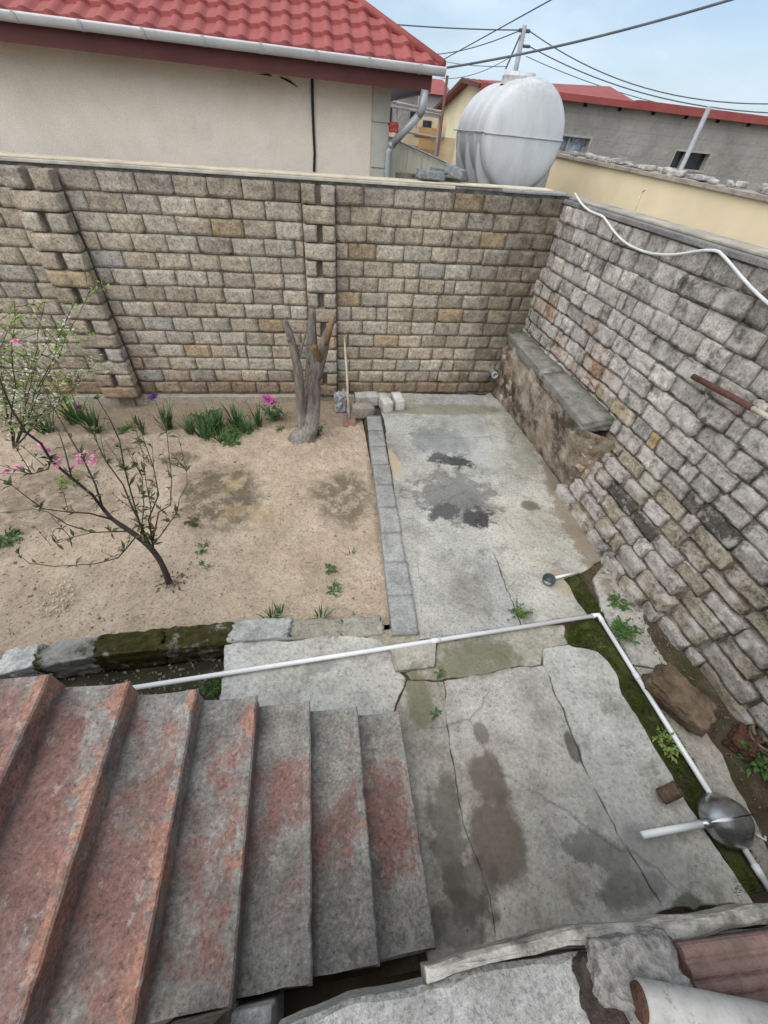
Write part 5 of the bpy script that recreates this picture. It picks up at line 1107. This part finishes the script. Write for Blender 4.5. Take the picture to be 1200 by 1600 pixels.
part(limb([(x, y, 2.585 + i * .02) for i, (x, y) in enumerate(TRK)], [.034, .029, .027, .025, .022, .018, .013], 9, 3, 10), 'trunk', M_TWIG, sap, True)
lf = MB(); fl = MB()
for bi, (pts, ya, yb, r0) in enumerate(BR):
    k = len(pts); P = [AY(x, y, ya + (yb - ya) * i / (k - 1)) for i, (x, y) in enumerate(pts)]
    part(MB().tube(P, [r0 * (1 - .75 * i / (k - 1)) for i in range(k)], 6), 'branch', M_TWIG, sap, True)
    for i in range(k - 1):
        ln = (P[i + 1] - P[i]).length
        for q in range(max(1, int(ln * 8))):
            t = rnd.random(); p = P[i].lerp(P[i + 1], t)
            if bi in (0, 1) and i > 3 and rnd.random() < .7: continue
            for s_ in range(rnd.randint(1, 4)): lf.leaf(p, (rnd.uniform(-1, 1), rnd.uniform(-1, 1), rnd.uniform(-.2, 1.2)), rnd.uniform(.05, .105), rnd.uniform(.018, .032))
    if bi > 0 and rnd.random() < .8:
        for q in range(3):
            i = rnd.randrange(1, k); a = P[i]; e = a + Vector((rnd.uniform(-.15, .15), rnd.uniform(-.15, .15), rnd.uniform(.08, .25))); part(MB().tube([a, e], [.003, .0015], 4), 'twig', M_TWIG, sap)
            for s_ in range(6): lf.leaf(a.lerp(e, rnd.random()), (rnd.uniform(-1, 1), rnd.uniform(-1, 1), rnd.uniform(0, 1)), rnd.uniform(.03, .06), .014)
stuff(part(lf, 'leaves', M_PLUM, sap))
for (x, y) in ((64, 692), (70, 700), (83, 714), (88, 722), (120, 724), (124, 718), (140, 715), (146, 718), (16, 733), (22, 736), (0, 731), (28, 532)):
    p = AY(x, y, 2.55); f_ = MB(); 
    for q in range(3): flower(f_, p + Vector((rnd.uniform(-.04, .04), rnd.uniform(-.04, .04), rnd.uniform(-.02, .02))), .024, 7)
    part(f_, 'blossom', M_PINK, sap)
b = MB()
for i in range(60): a = rnd.uniform(0, 6.28); t = rnd.random(); p = Vector(sap.location) + Vector((.14 * t * math.cos(a) + .03, .12 * t * math.sin(a), rnd.uniform(0, .10) * (1 - t))); b.leaf(p, (math.cos(a), math.sin(a), rnd.uniform(-.2, 1)), .045, .018)
part(b, 'basal_leaves', M_PLUM, sap)
# blossoming bush by the pilaster
bs = empty('blossom_bush', AY(20, 690, 4.6), 'loose bush with lime leaves and small white blossoms before the wall', 'bush')
lf = MB(); wf = MB()
for i, (bx, by, tx, ty) in enumerate(((22, 700, 70, 480), (23, 700, 138, 452), (21, 700, 20, 470), (23, 700, 105, 500), (22, 700, 160, 560), (21, 700, -20, 500), (22, 700, 120, 590), (22, 700, 60, 560), (21, 700, 0, 540))):
    ya, yb = 4.6, rnd.uniform(4.0, 5.4); k = 7; P = [AY(bx + (tx - bx) * j / k + rnd.uniform(-5, 5) * (j > 0), by + (ty - by) * j / k, ya + (yb - ya) * j / k) for j in range(k + 1)]
    part(MB().tube(P, [.009 * (1 - .8 * j / k) for j in range(k + 1)], 6), 'branch', M_TWIG, bs, True)
    for j in range(2, k + 1):
        for q in range(5):
            p = P[j - 1].lerp(P[j], rnd.random()); e = p + Vector((rnd.uniform(-.3, .3), rnd.uniform(-.3, .3), rnd.uniform(-.05, .3)))
            if q < 3: part(MB().tube([p, e], [.004, .0015], 4, False), 'twig', M_TWIG, bs)
            for s_ in range(5 if j < 6 else 9): lf.leaf(p.lerp(e, rnd.random()), (rnd.uniform(-1, 1), rnd.uniform(-1, 1), rnd.uniform(-.3, 1)), rnd.uniform(.03, .065), rnd.uniform(.014, .026))
            if ty > 490 or j < 5:
                for s_ in range(2): flower(wf, p.lerp(e, rnd.random()) + Vector((rnd.uniform(-.05, .05),) * 3), .016, 5)
stuff(part(lf, 'leaves', M_LIME, bs)); stuff(part(wf, 'blossoms', M_WHT, bs))
